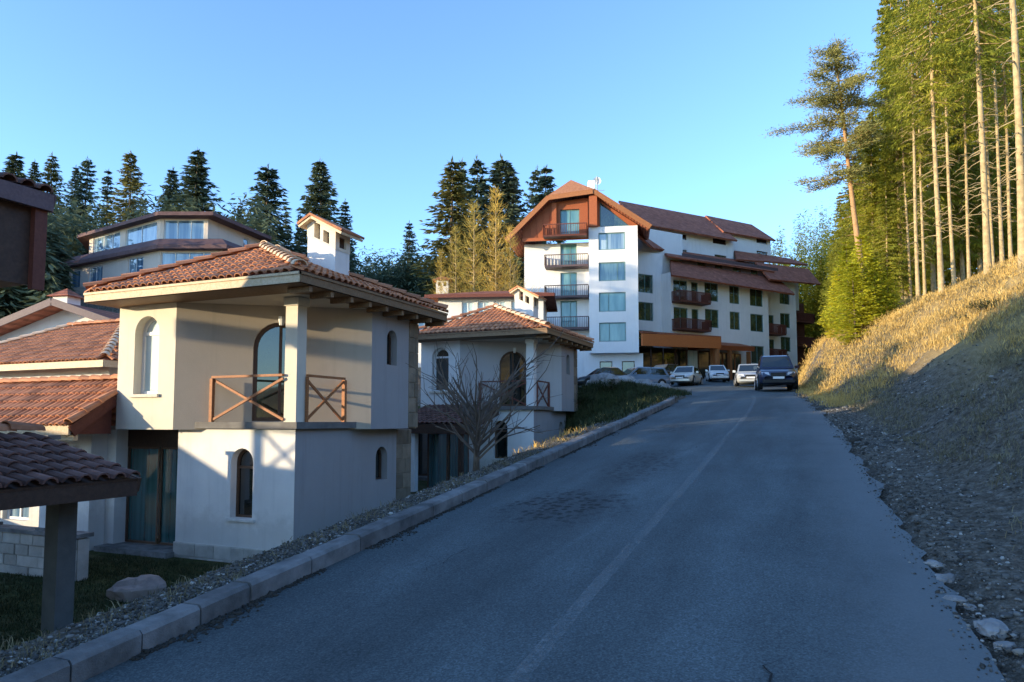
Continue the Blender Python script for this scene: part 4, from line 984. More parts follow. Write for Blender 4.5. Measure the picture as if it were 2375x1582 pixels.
    for p, q in ((F(gl, zl - .2, -.6), F(kx0, kza - .2, -.6)), (F(kx1, kzb - .2, -.6), F(gr, zr - .2, -.6)), (F(kx0, kza - .3, -.68), F(kx1, kzb - .3, -.68))):
        MB().bar(p, q, .12, .46).build('barge_board', MATS['wood_orange' if p.z < q.z or p.z > q.z else 'wood_redbrown'], rf)
    # timber infill
    m = MB(); gp = [(-6.4, lt), (TW, lt), (TW, slope(TW) - .5), (kx1, kzb - .5), (kx0, kza - .5), (-6.4, slope(-6.4) - .5)]
    dr = rect(-2.75, -.9, lt + .3, lt + 3.0); tg = [(1.05, zt + .1), (3.9, zt + .1), (1.05, zt + 2.55)]
    panel(m, o + fy * .35, fx, gp, [dr, tg], .3); m.build('gable_boarding', O, t)
    window(t, o + fy * .35, fx, dr, .25, .1, (0,), (), 'frame_teal', 'glass_teal', 'balcony_door'); window(t, o + fy * .35, fx, tg, .2, .1, (), (), 'frame_teal', 'glass_green', 'gable_window')
    m = MB()
    for i in range(18):
        x = -6.3 + i * .62
        if -3.0 < x < -.7 or x > 1: continue
        m.bar(F(x, lt + .02, .31), F(x, min(slope(x) - .55, kza - .5), .31), .05, .05, fy)
    m.build('board_battens', O, t, kind='stuff')
    MB().bar(F(.45, zt, -.25), F(.45, kzb - .6, -.25), .75, .35, fy).build('gable_post', O, t); MB().bar(F(-3.3, lt, .15), F(-3.3, kza - .6, .15), .45, .3, fy).build('gable_post', O, t)
    MB().bar(F(-6.4, lt + .12, .2), F(-.1, lt + .12, .2), .2, .3).build('gable_sill_beam', O, t)
    balcony(o + fy * .35 + fx * -4.25, fx, Zp(380 + 462 * .3444), 4.1, 1.3, 'wood_redbrown')
    m = MB().box(X(1367, 70), X(1383, 70), 3.6, 4.4, Zp(470, 70), Zp(411, 70)); m.build('chimney', W, rf)
    # --- wing: main facade plane through W0 along wd
    wd = Vector((.866, .5, 0)); wn = wd.cross(UP); W0 = Vector((21.67, 76.1 - D0, 0))
    Wp = lambda s, out=0.0, z=0.0: W0 + wd * s + wn * out + UP * z
    ze = 15.0 - zz
    def wall(s0, s1, out, z0, z1, holes, nm, fr='frame_teal', glass='glass_green', depth=.2, ret=True):
        m = MB(); panel(m, Wp(s0, out), wd, rect(0, s1 - s0, z0, z1), holes, depth)
        if ret:
            panel(m, Wp(s1, out), -wn, rect(0, 3.5, z0, z1)); panel(m, Wp(s0, out - 2.5), wn, rect(0, 2.5, z0, z1))
        m.build(nm, W, t)
        for h in holes: window(t, Wp(s0, out), wd, h, depth - .05, .08, (0,) if h[1][0] - h[0][0] > 1.3 else (), (), fr, glass)
    # recessed link
    wall(-10.8, -5.6, -1.5, -2, 14.4, [rect(1.75, 3.85, b, b + 1.95) for b in (4.1, 7.1, 10.0 + .05)], 'link_wall', ret=False)
    hs = []
    for (a_, b_) in ((-1.0, 1.05), (2.75, 4.35), (6.0, 8.15)):
        for z_ in (9.62, 6.72): hs.append(rect(a_ + 5.85, b_ + 5.85, z_, z_ + 2.0))
    hs.append(rect(11.85, 14.0, 3.1, 5.1))
    for z_ in (9.2, 6.3): hs += [rect(.35, 2.35, z_, z_ + 2.25), rect(2.9, 3.9, z_, z_ + 2.25)]
    wall(-5.85, 9.0, 0, -2, ze + .5, hs, 'wing_wall')
    for z_ in (9.1, 6.2): balcony(Wp(-5.75), wd, z_, 4.3, 1.3, 'wood_redbrown')
    hs = [rect(3.7, 5.5, z_, z_ + 1.75) for z_ in (10.6, 7.75, 4.9, 2.1)] + [rect(.5, 2.6, z_, z_ + 2.2) for z_ in (6.9, 4.0, 1.2)]
    wall(9.0, 15.6, -1.4, -2, ze + 1.4, hs, 'end_wall')
    for z_ in (6.8, 3.9): balcony(Wp(9.1, -1.4), wd, z_, 3.0, 1.3, 'wood_redbrown')
    for z_ in (9.0, 6.0, 3.2): balcony(Wp(15.6, -3.6), wd, z_, 4.6, 1.3, 'wood_redbrown')
    m = MB(); panel(m, Wp(15.6, -3.5), wd, rect(0, 4.2, -2, ze - .2)); m.build('stair_wall', MATS['wood_redbrown'], t)
    # roofs of the wing, rising in steps
    def quad_roof(pts, nm, th=.3):
        m = MB(); slab_poly(m, [Wp(*p) for p in pts], .2); return m.build(nm, T, t)
    quad_roof([(-7.0, 1.4, 11.55), (11.9, 1.4, 11.26), (13.0, -2, 13.9), (-4.0, -2, 14.1)], 'lower_roof')
    quad_roof([(9.4, 0, 13.0), (18.5, 0, 13.3), (20.2, -3, 15.9), (10.5, -3, 15.7)], 'lower_roof')
    # dormer strip between the roofs
    hs = [rect(a_, a_ + 1.25, .2, 1.0) for a_ in (2.3, 5.0, 7.9, 10.8, 13.4)]
    m = MB(); panel(m, Wp(-2.6, -1.7, 13.45), wd, rect(0, 15.5, -.3, 1.5), hs, .2); m.build('dormer_wall', MATS['wood_plum'], t)
    for h in hs: window(t, Wp(-2.6, -1.7, 13.45), wd, h, .15, .07, (), (), 'frame_brown', 'glass_green', 'dormer_window')
    quad_roof([(-5.2, -1.0, 14.2), (11.7, -1.2, 14.35), (9.4, -4.4, 16.1), (-3.6, -4.4, 16.0)], 'middle_roof')
    quad_roof([(7.3, -3, 15.7), (20.2, -3, 16.5), (19.7, -5.4, 17.7), (9.6, -5.4, 17.5)], 'middle_roof')
    # clerestory walls and the top roofs
    z0 = 15.9; hs = [rect(3.5, 5.8, 1.55, 2.2), rect(9.95, 12.2, 1.75, 2.4), rect(3.6, 5.8, .12, .38), rect(10.2, 12.2, .12, .45)]
    m = MB(); panel(m, Wp(-4.92, -4.5, z0), wd, [(0, .9), (3.6, 0), (13.35, 0), (13.35, 2.62), (0, 2.62)], hs, .2); panel(m, Wp(8.43, -4.5, z0), -wn, rect(0, 6, 0, 2.62)); m.build('upper_wall', W, t)
    for h in hs: window(t, Wp(-4.92, -4.5, z0), wd, h, .15, .06, (), (), 'frame_brown', 'glass_dark')
    z0 = 17.3; hs = [rect(5.3, 7.3, 1.75, 2.4), rect(5.3, 7.3, .3, .75)]
    m = MB(); panel(m, Wp(8.5, -5.6, z0), wd, rect(0, 7.9, 0, 2.4), hs, .2); panel(m, Wp(16.4, -5.6, z0), -wn, rect(0, 6, 0, 2.4)); m.build('upper_wall', W, t)
    for h in hs: window(t, Wp(8.5, -5.6, z0), wd, h, .15, .06, (), (), 'frame_brown', 'glass_dark')
    quad_roof([(-7.4, -3.5, 18.1), (8.1, -3.5, 18.15), (9.8, -9.5, 22.65), (-5.0, -9.5, 22.55)], 'top_roof')
    quad_roof([(7.4, -5.0, 19.48), (16.7, -5.0, 19.6), (17.5, -9.5, 22.85), (9.0, -9.5, 22.85)], 'top_roof')
    m = MB(); slab_poly(m, [F(TW + .2, zr - .2, 1.2), F(pk + 2, zpk - 2.2, 6.5), Wp(-5.5, -8.5, 21.7), Wp(-7.4, -3.5, 18.0)], .25); m.build('valley_roof', T, t)
    m = MB(); slab_poly(m, [F(TW + .1, zr - .4, 1.3), Wp(-5.6, -4.4, 17.9), Wp(-1.4, -3.9, 15.7), Wp(-7.6, -.6, 14.7)], .25); m.build('valley_roof', T, t)
    m = MB(); panel(m, Wp(-10.5, -5.9, 0), wd, rect(0, 26, -2, 18.6)); panel(m, Wp(-8.0, -2.2, 0), wd, rect(0, 6, 8, 17.2)); panel(m, Wp(15.6, -3.45, 0), wd, rect(0, 3.2, 10.5, 15.6)); panel(m, Wp(18.8, -3.45, 0), -wn, rect(0, 3, 10.5, 15.6)); m.build('core_wall', W, t)
    # entrance: canopy, posts, glass front
    m = MB(); slab_poly(m, [Wp(-13.6, 4.5, 5.0), Wp(-3.4, 4.5, 5.12), Wp(-3.4, 0, 5.5), Wp(-13.6, 0, 5.4)], .16); m.build('canopy', T, t)
    MB().bar(Wp(-13.6, 4.4, 4.2), Wp(-3.5, 4.4, 4.45), .2, 1.15).build('canopy_fascia', MATS['wood_canopy'], t)
    MB().bar(Wp(-3.5, 4.5, 4.5), Wp(-3.5, 0, 4.5), .2, .9).build('canopy_fascia', MATS['wood_canopy'], t)
    m = MB(); slab_poly(m, [Wp(-3.3, 3.4, 4.35), Wp(4.1, 2.2, 4.65), Wp(4.1, 0, 5.2), Wp(-3.3, 0, 5.2)], .5); m.build('canopy', MATS['wood_red'], t)
    for s_, ou in ((-3.8, 4.3), (-3.3, 3.2), (3.3, 2.0), (-.2, 2.6)): MB().bar(Wp(s_, ou, -2), Wp(s_, ou, 4.1), .34, .34, wd).build('canopy_post', MATS['wood_orange'], t)
    for i in range(7):
        nm = 'glass_pale' if i == 5 else 'glass_dark'
        window(t, Wp(-13.2 + i * 1.6, 1.6), wd, rect(0, 1.56, -.8, 3.95), .1, .07, (), (), 'frame_brown', nm, 'entrance_glazing')
    for i in range(6): window(t, Wp(-1.9 + i * .95, .6), wd, rect(0, .9, -.6, 4.0), .1, .09, (), (), 'wood_orange', 'glass_dark', 'entrance_glazing')
    # mast with dish
    p = Vector((X(1389, 72), 6, 0)); d = thing('antenna_mast', 'thin mast with a white dish beside the chimney on the hotel roof', 'antenna', base + Matrix.Rotation(YAW, 3, 'Z') @ (p + UP * Zp(446, 72)), YAW)
    MB().tube([(0, 0, -1.4), (0, 0, 2.1)], [.07, .05], 6).build('mast', MATS['metal_grey'], d)
    m = MB(); n = 12; m.add([(0, .12, 1.6)] + [(.42 * math.cos(2 * math.pi * k / n), -.03, 1.6 + .42 * math.sin(2 * math.pi * k / n)) for k in range(n)], [(0, k + 1, (k + 1) % n + 1) for k in range(n)]); m.build('dish', MATS['frame_white'], d)
    MB().bar((-.3, 0, .6), (.75, 0, .6), .05, .05).build('crossbar', MATS['metal_grey'], d)
hotel()

# ------------------------------------------------------------------ trees: trunk and crown, each crown built of boughs carrying many small sprays
def card_mesh(C, name, mat):
    """C: list of (centre-start, direction, side, length, width) -> rhombic leaf sprays"""
    p, d, s, L, w_ = [np.concatenate([np.atleast_2d(np.asarray(c[i], float)) if i < 3 else np.atleast_1d(np.asarray(c[i], float)) for c in C], 0) for i in range(5)]
    L = L[:, None]; w_ = w_[:, None]
    n = len(p); v = np.stack([p, p + d * L * .45 + s * w_ * .5, p + d * L, p + d * L * .45 - s * w_ * .5], 1).reshape(-1, 3)
    return np_mesh(name, v, np.arange(4 * n).reshape(n, 4), mat)
def unit(v): return v / (np.linalg.norm(v, axis=-1, keepdims=True) + 1e-9)
def conifer(seed, h, rad, c0=.12, levels=34, per=6, cards=11, cl=.55, cw=.20, droop=.35, mat='spruce_dark', bark='bark', tr=.20, gap=.12, top_pow=.85, ragged=.35, dead=0, hang=.3):
    rs = np.random.RandomState(seed); C = []; tw = MB()
    wob = lambda z: np.array([.05 * math.sin(z * .35 + seed), .05 * math.cos(z * .27 + seed * 2), z])
    tw.tube([wob(h * k / 9) * (1, 1, 1) for k in range(10)], [tr * (1 - .93 * k / 9) * (1.25 if k == 0 else 1) for k in range(10)], 7, False)
    for li in range(levels):
        t = (li + rs.uniform(-.3, .3)) / levels; t = min(max(t, 0), .995); z = h * (c0 + (1 - c0) * t)
        env = rad * (1 - t) ** top_pow * min(1, .45 + 2.6 * t) + .12
        az = rs.uniform(0, 6.28)
        for k in range(per):
            if rs.uniform() < gap: continue
            a = az + 6.283 * k / per + rs.normal(0, .25); ln = env * rs.uniform(1 - ragged, 1 + ragged * .35)
            out = np.array([math.cos(a), math.sin(a), 0.]); sd_ = np.array([-out[1], out[0], 0.])
            up0 = .25 * t - .1 - droop * (1 - t) * .6
            nc = max(3, int(cards * (.45 + .75 * ln / rad)))
            pts = []
            for q in range(6):
                f = q / 5; pts.append(wob(z) + out * ln * f + np.array([0, 0, ln * (up0 * f - droop * .55 * f * f + .28 * f ** 3)]))
            if ln > .8: tw.tube([pts[0], pts[3]], [.018 * h / 14 + .012, .008], 3, False)
            f = rs.uniform(.08, 1.0, nc); i = np.minimum(4, (f * 5).astype(int)); g_ = (f * 5 - i)[:, None]; pa = np.array(pts); b = pa[i] * (1 - g_) + pa[i + 1] * g_
            dr = unit(out * rs.uniform(.3, 1, (nc, 1)) + sd_ * rs.normal(0, .75, (nc, 1)) + np.array([0, 0, -1.]) * hang * rs.uniform(0, 1.6, (nc, 1)))
            sdv = unit(np.cross(dr, rs.normal(0, 1, (nc, 3)) * .55 + np.array([0, 0, 1])))
            C.append((b + sd_ * rs.normal(0, .07 * ln, (nc, 1)) + np.array([0, 0, 1.]) * rs.normal(0, .03 * ln, (nc, 1)), dr, sdv, cl * rs.uniform(.6, 1.3, nc) * (.55 + .45 * (1 - t)), cw * rs.uniform(.6, 1.3, nc)))
    for i in range(int(8)):                                      # leader
        C.append((np.array([0, 0, h * (.955 + .005 * i)]) + wob(0) * 0, unit(np.array([rs.normal(0, .4), rs.normal(0, .4), 1.])), unit(np.array([rs.normal(), rs.normal(), 0])), cl * .7, cw * .6))
    for i in range(dead):
        z = rs.uniform(.12 * h, c0 * h); a = rs.uniform(0, 6.28); ln = rs.uniform(.2, .9); o = np.array([math.cos(a), math.sin(a), -.25 * rs.uniform(0, 1.5)])
        p0 = wob(z); tw.tube([p0, p0 + o * ln * .6, p0 + o * ln + np.array([0, 0, -.15 * ln])], [.022, .014, .005], 3, False)
    return tw.mesh('trunk', MATS[bark], True), card_mesh(C, 'crown', MATS[mat])
def tree(kind, meshes, name, label, loc, sc, rz, group, lean=(0, 0), cat='tree'):
    t = thing(name, label, cat, loc, 0, group); t.rotation_euler = (lean[0], lean[1], rz); s = sc if isinstance(sc, tuple) else (sc, sc, sc); t.scale = s
    link('trunk', meshes[0], t); link('crown', meshes[1], t); return t
SPR = [conifer(31 + i, 16, (3.5, 3.0, 3.9, 3.3, 2.7, 3.6)[i], .06, (40, 34, 44, 30, 38, 46)[i], 8, (52, 44, 50, 56, 40, 46)[i], .62, .15, (.38, .3, .5, .2, .45, .35)[i], 'spruce_dark', 'bark', .2, (.13, .25, .15, .2, .3, .12)[i], (.9, .8, 1.05, .7, .85, .95)[i], (.42, .6, .5, .55, .65, .4)[i]) for i in range(6)]
SPG = [conifer(51 + i, 16, 3.2, .06, 40, 8, 34, .62, .15, .38, 'spruce_olive', 'bark', .2, .13, .9, .42) for i in range(2)]
LAR = [conifer(71 + i, 12, 2.3, .06, 44, 6, 15, .9, .028, -.25, 'larch_orange', 'bark_pale', .13, .1, .75, .65, 0, -.9) for i in range(2)]
# the skyline behind the buildings: column and row of the tip in the photo's frame, distance, width factor, kind, label
sky_trees = [
    (8, 338, 84, 1.25, 0, 'tall dark spruce cut by the left photo edge'), (49, 360, 88, .9, 1, 'slim spruce, second from the left edge on the skyline'),
    (106, 345, 86, 1.0, 4, 'pointed sunlit spruce left of the twin-topped pair, above the timber roof'), (150, 372, 92, .85, 2, 'narrow spruce squeezed between two taller ones at the left'),
    (177, 356, 88, .95, 3, 'dark spruce with a blunt top, left of the tan house'), (230, 384, 84, .85, 0, 'shorter dark spruce just left of the brown-lit tree'),
    (285, 336, 82, 1.05, 5, 'tall thin-branched spruce with orange-lit trunk above the tan house roof'), (378, 374, 86, .95, 1, 'spruce left of the tall one above the tan roof ridge'),
    (436, 333, 82, 1.35, 2, 'tall broad spruce rising over the tan house roof ridge'), (596, 368, 78, 1.45, 3, 'big round-topped spruce right of the tan house'),
    (540, 455, 82, .7, 4, 'small olive spruce half hidden at the tan roof right end'), (660, 495, 90, .8, 4, 'short sunlit spruce left of the villa chimney'), (690, 488, 96, .7, 0, 'slender bluish spruce close behind the villa chimney'),
    (739, 355, 84, 1.15, 1, 'tall open spruce standing directly behind the villa chimney'), (799, 452, 92, .75, 0, 'narrow dark spruce right of the villa chimney'),
    (946, 506, 100, .95, 3, 'single dark spruce rising from the far wood between villa and larches'), (1050, 358, 74, 1.3, 4, 'twin-topped sunlit spruce, left one of the tall group before the hotel'),
    (1070, 352, 80, .8, 0, 'second thin tip beside the sunlit spruce by the hotel'), (1112, 350, 88, 1.0, 1, 'bluish spruce in the middle of the group left of the hotel'),
    (1149, 348, 76, 1.25, 2, 'tallest dark spruce of the group left of the hotel'), (1186, 395, 80, .85, 3, 'short spruce at the right flank of the group by the hotel'),
    (1262, 373, 92, 1.1, 0, 'bluish spruce above the left slope of the hotel gable'), (1243, 378, 94, .7, 3, 'thin spruce tip left beside the one over the hotel gable')]
for i, (u, v, d, wf, k, lb) in enumerate(sky_trees):
    p = col_at(u, d); zb = gz(p.x, p.y); top = zpx(v, d); h = top - zb; m = (SPR + SPG)[(k + (i % 2) * 4) % 6 if k < 4 else k + 2]
    p.z = zb - .2; s = (h + .2) / 16
    tree('s', m, 'spruce_tree', lb, p, (s * wf * 1.12, s * wf * 1.12, s), hash01(i) * 6.28, 'spruces on the skyline behind the buildings', (R(3) * (hash01(i, 7) - .5), R(3) * (hash01(i, 8) - .5)), cat='spruce')
lar = [(1022, 575, 47, .75, 'outermost orange larch, left of the larch clump'), (1055, 520, 48, .85, 'orange larch second from left in the clump before the hotel'), (1100, 465, 50, .95, 'broad yellow larch in the middle of the clump'), (1150, 432, 52, .85, 'tallest orange larch, close to the hotel corner'), (1182, 520, 50, .7, 'small larch touching the hotel wall')]
for i, (u, v, d, wf, lb) in enumerate(lar):
    p = col_at(u, d); zb = gz(p.x, p.y); s = (zpx(v, d) - zb + .2) / 12; p.z = zb - .2
    tree('l', LAR[i % 2], 'larch_tree', lb, p, (s * wf, s * wf, s), hash01(i, 3) * 6.28, 'larches before the hotel', cat='larch')
# the far wood, one mass: a few low-detail spruces joined
def forest(name, spots, mat, seed, cards=420, size=1.0):
    rs = np.random.RandomState(seed); C = []
    for x, y, zb, h, rd in spots:
        t = 1 - np.sqrt(rs.uniform(0, 1, cards)) * .97; a = rs.uniform(0, 6.28, cards); r = (rd * (1 - t) ** .9 * rs.uniform(.35, 1.05, cards))[:, None]
        o = np.stack([np.cos(a), np.sin(a), -.35 + 0 * a], 1); base = np.array([x, y, zb]) + np.stack([0 * t, 0 * t, h * t], 1)
        C.append((base + o * r * .7, unit(o + rs.normal(0, .3, (cards, 3))), unit(np.stack([-o[:, 1], o[:, 0], rs.normal(0, .3, cards)], 1)), rs.uniform(.4, .9, cards) * size, rs.uniform(.13, .28, cards) * size))
    return link(name, card_mesh(C, name, MATS[mat]), kind='stuff')
rs = np.random.RandomState(8); sp = []
for i in range(430):                         # far wood in the gap and its slope
    u = rs.uniform(770, 1260); d = rs.uniform(96, 140); p = col_at(u, d); zb = gz(p.x, p.y); h = zpx(rs.uniform(566, 625) + (0 if rs.uniform() > .25 else -12), d) - zb
    if h > 3: sp.append((p.x, p.y, zb, h, h * .16 + .6))
for i in range(190):                         # dark mass under the left skyline
    u = rs.uniform(-40, 640); d = rs.uniform(64, 96); p = col_at(u, d); zb = gz(p.x, p.y); h = zpx(rs.uniform(415, 560), d) - zb
    if h > 4: sp.append((p.x, p.y, zb, h, h * .15 + .8))
for i in range(130):
    d = rs.uniform(42, 76); u = rs.uniform(-90, 120) if d < 62 else rs.uniform(-60, 240); p = col_at(u, d); zb = gz(p.x, p.y); h = zpx(rs.uniform(440, 600), d) - zb
    if h > 3: sp.append((p.x, p.y, zb, h, h * .16 + .9))
forest('forest', sp, 'spruce_dark', 9, 420, 1.35)
sp = []
for i in range(150):                         # wood on the hillside at the right, deep among the trunks
    d = rs.uniform(52, 122); u = rs.uniform(1790, 2700) if d > 102 else rs.uniform(1990, 2700); p = col_at(u, d); zb = gz(p.x, p.y)
    v = np.interp(u, [1790, 1880, 1960, 2030, 2100, 2400], [520, 470, 440, 250, 80, -200]) + rs.uniform(0, 130); h = min(max(zpx(v, d) - zb, 5), 26)
    sp.append((p.x, p.y, zb, h, h * .11 + .9))
for i in range(120):
    d = rs.uniform(98, 126); u = rs.uniform(1775, 2010); p = col_at(u, d); zb = gz(p.x, p.y); v = np.interp(u, [1775, 1800, 1880, 1960, 2010], [560, 520, 465, 430, 380]) + rs.uniform(0, 110); h = max(zpx(v, d) - zb, 5); sp.append((p.x, p.y, zb, h, h * .12 + 1.0))
forest('forest', sp, 'spruce_gold', 10, 1600, .8)
# off to the left, outside the picture, an added stand of spruces keeps the tan house in the shade
for i in range(9):
    p = Vector((-92 + i * 3.6, -8 + i * 3.9 - (i % 3) * 3, 0)); p.z = gz(p.x, p.y) - .3
    tree('s', SPR[i % 4], 'spruce_tree', ('nearest', 'second', 'third', 'fourth', 'fifth', 'sixth', 'seventh', 'eighth', 'farthest')[i] + ' spruce of the unseen stand added to shade the tan house', p, (1.35, 1.35, 1.15), i * 1.3, 'spruces left of the picture', cat='spruce')

# right-hand wood: bare trunks on the lit bank, heavy gold-green crowns
BIG = [conifer(101 + i, 24, 2.9, (.44, .36, .50)[i], 44, 6, 110, .27, .055, .55, 'spruce_gold', 'bark_pale', .125, .42, .7, .4, 70, .8) for i in range(3)]
LOW = [conifer(121 + i, 18, 2.6, .12, 56, 8, 110, .27, .055, .5, 'spruce_gold', 'bark_pale', .15, .12, .85, .4, 10, .6) for i in range(2)]
rt = [  # column of the foot, column of the top, distance, height, girth, which, label
    (2192, 2150, 30, 23, 1.05, 1, 'straight bare-trunked spruce left of the thickest trunk on the lit bank'), (2302, 2246, 27, 24, 1.35, 1, 'spruce with the thick straight trunk right of the middle of the wood'),
    (2392, 2352, 23, 25, 1.5, 2, 'thick-trunked spruce cut by the right photo edge'), (2140, 2108, 34, 21, .85, 0, 'spruce with a pale lower trunk at the left of the trunk row'),
    (2224, 2200, 33, 22, .8, 2, 'thin spruce trunk just right of the straight bare one'), (2262, 2238, 36, 22, .75, 1, 'thin pale spruce trunk left beside the thick one'),
    (2340, 2322, 31, 20, .75, 2, 'slim spruce right of the thick trunk'), (2362, 2346, 35, 22, .8, 1, 'slim spruce between the thick trunk and the photo edge'),
    (2100, 2078, 40, 21, .8, 0, 'spruce behind the pale trunk, crown filling the gap beside the pine'), (2175, 2160, 43, 23, .8, 0, 'spruce deep in the wood behind the straight bare trunk'),
    (2085, 2062, 46, 22, .9, 0, 'tall spruce behind the leaning pine'), (2285, 2268, 46, 24, .8, 0, 'spruce deep in the wood behind the thick trunk'), (2155, 2140, 37, 20, .7, 1, 'thin leaning trunk between the pale trunk and the straight bare one'), (2318, 2300, 38, 22, .7, 1, 'thin trunk close behind the thick one, to its right'), (2120, 2100, 38, 19, .65, 0, 'thinnest trunk at the left of the trunk row'), (2245, 2225, 43, 22, .75, 0, 'spruce standing two rows back between the straight and thick trunks'),
    (2400, 2380, 43, 24, .9, 0, 'spruce deep in the wood at the right edge'), (2235, 2222, 54, 24, .9, 0, 'spruce at the back of the wood, middle')]
rt = [(a_, b_, c_, d_, min(gr_, .55 + .45 * gr_) * .92, k_, l_) for a_, b_, c_, d_, gr_, k_, l_ in rt]
for i, (u0, u1, d, h, gr, k, lb) in enumerate(rt):
    p = col_at(u0, d); p.z = gz(p.x, p.y) - .25
    q = col_at(u0, d); ln = -R(.6) * (hash01(i) - .2)
    mm = BIG[k] if d < 39 else LOW[k % 2]; fz = h / (24 if d < 39 else 18)
    tree('b', mm, 'tall_spruce', lb, p, (gr * (1 if d < 39 else 1.25), gr * (1 if d < 39 else 1.25), fz), hash01(i, 9) * 6.28, 'tall spruces on the lit bank', (0, ln), cat='spruce')
lo_ = [(2040, 41, 13, 1.1, 0, 'bushy spruce at the foot of the leaning pine'), (2070, 38, 9, 1.0, 1, 'low spruce right of the pine foot'), (1995, 52, 14, 1.1, 0, 'spruce at the left rim of the wood, under the pine crown'), (1965, 60, 14, 1.0, 1, 'spruce left of the pine, by the wood edge'),
       (1945, 66, 12, 1.0, 0, 'spruce third from the left rim of the wood'), (1912, 104, 17, 1.0, 1, 'spruce with a pointed tip beyond the hotel end'), (1872, 108, 17, .9, 0, 'small distant spruce above the hotel roof end'), (1838, 112, 16, .9, 1, 'distant spruce farthest left beyond the hotel roof'),
       (2110, 50, 19, 1.0, 1, 'dense spruce behind the trunk row, left part'), (2330, 52, 22, 1.1, 0, 'dense spruce behind the trunk row, right part'), (2020, 62, 20, 1.1, 1, 'tall spruce right behind the pine stem')]
for i, (u, d, h, gr, k, lb) in enumerate(lo_):
    p = col_at(u, d); p.z = gz(p.x, p.y) - .25; s = h / 18
    tree('w', LOW[k], 'spruce_tree', lb, p, (s * gr * 1.1, s * gr * 1.1, s), hash01(i, 5) * 6.28, 'spruces along the wood edge', cat='spruce')
YNG = [conifer(141 + i, 5, 1.35, .02, 30, 8, 46, .22, .06, .2, 'spruce_bright', 'bark', .07, .08, .8, .35, 0, .15) for i in range(2)]
def on_ground(u, v):                        # where the sight line of a photo pixel meets the ground
    d = 3.0
    while d < 60:
        b = (866 - v) / FOC; a_ = (u - 1187.5) / FOC; yc = math.cos(PITCH) - b * math.sin(PITCH); z = (math.sin(PITCH) + b * math.cos(PITCH)) / yc
        p = cam2w(a_ / yc * d, d, z * d)
        if p.z <= gz(p.x, p.y): return p
        d += .05
    return p
yg = [(1985, 792, 3.6, 1.3, 0, 'bushy bright young spruce lowest on the bank, nearest the road'), (1948, 778, 3.9, 1.15, 1, 'bright young spruce at the left end of the bank'), (2030, 748, 3.0, 1.25, 0, 'round bright young spruce right of the lowest one'), (1972, 770, 5.0, 1.0, 1, 'tallest bright young spruce, between the two left ones'), (2062, 735, 2.3, 1.1, 1, 'small green spruce beside the dry grass slope'), (2005, 765, 4.4, .95, 0, 'slim bright young spruce behind the lowest one')]
for i, (u, v, h, gr, k, lb) in enumerate(yg):
    p = on_ground(u, v); p.z = gz(p.x, p.y) - .1; s = h / 5
    tree('y', YNG[k], 'young_spruce', lb, p, (s * gr, s * gr, s), i * 1.7, 'young spruces on the bank', cat='spruce')
# the leaning pine
def pine():
    rs = np.random.RandomState(77); p = col_at(2024, 38); p.z = gz(p.x, p.y) - .2
    t = thing('pine_tree', 'leaning orange-stemmed pine with open layered crown against the sky', 'pine', p, YAW)
    top = zpx(85, 38) - p.z; lean = (1950 - 2020) / FOC * 38
    P = lambda f: np.array([lean * f ** 1.1, .2 * math.sin(f * 5), top * f])
    tw = MB(); tw.tube([P(k / 10) for k in range(11)], [.20 * (1 - .8 * k / 10) for k in range(11)], 8); C = []
    for i in range(84):
        f = rs.uniform(.50, 1.0); a = rs.uniform(0, 6.28); ln = rs.uniform(.9, 3.3) * (1.15 - .75 * max(0, f - .8) / .2) * (.6 + .4 * math.sin((f - .5) * 6.28))
        if math.cos(a) > 0: ln *= .75
        o = np.array([math.cos(a), math.sin(a), rs.uniform(-.25, .3)]); b0 = P(f); b1 = b0 + o * ln * .55 + np.array([0, 0, .05]); b2 = b0 + o * ln
        tw.tube([b0, b1, b2], [.045, .028, .012], 4, False)
        nc = int(420 * ln / 2); g_ = rs.uniform(.3, 1.08, (nc, 1)); b = b0 + o * ln * g_ + rs.normal(0, 1, (nc, 3)) * np.array([.22, .22, .10])
        dr = unit(rs.normal(0, 1, (nc, 3)) * (1, 1, .45) + o * .6 + np.array([0, 0, .25])); C.append((b, dr, unit(np.cross(dr, rs.normal(0, 1, (nc, 3)))), rs.uniform(.12, .28, nc), rs.uniform(.025, .05, nc)))
    for i in range(14):
        f = rs.uniform(.3, .6); a = rs.uniform(0, 6.28); b0 = P(f); tw.tube([b0, b0 + np.array([math.cos(a), math.sin(a), -.1]) * rs.uniform(.3, 1.0)], [.02, .006], 3, False)
    link('trunk', tw.mesh('trunk', MATS['bark_orange'], True), t); link('crown', card_mesh(C, 'crown', MATS['pine_green']), t)
pine()
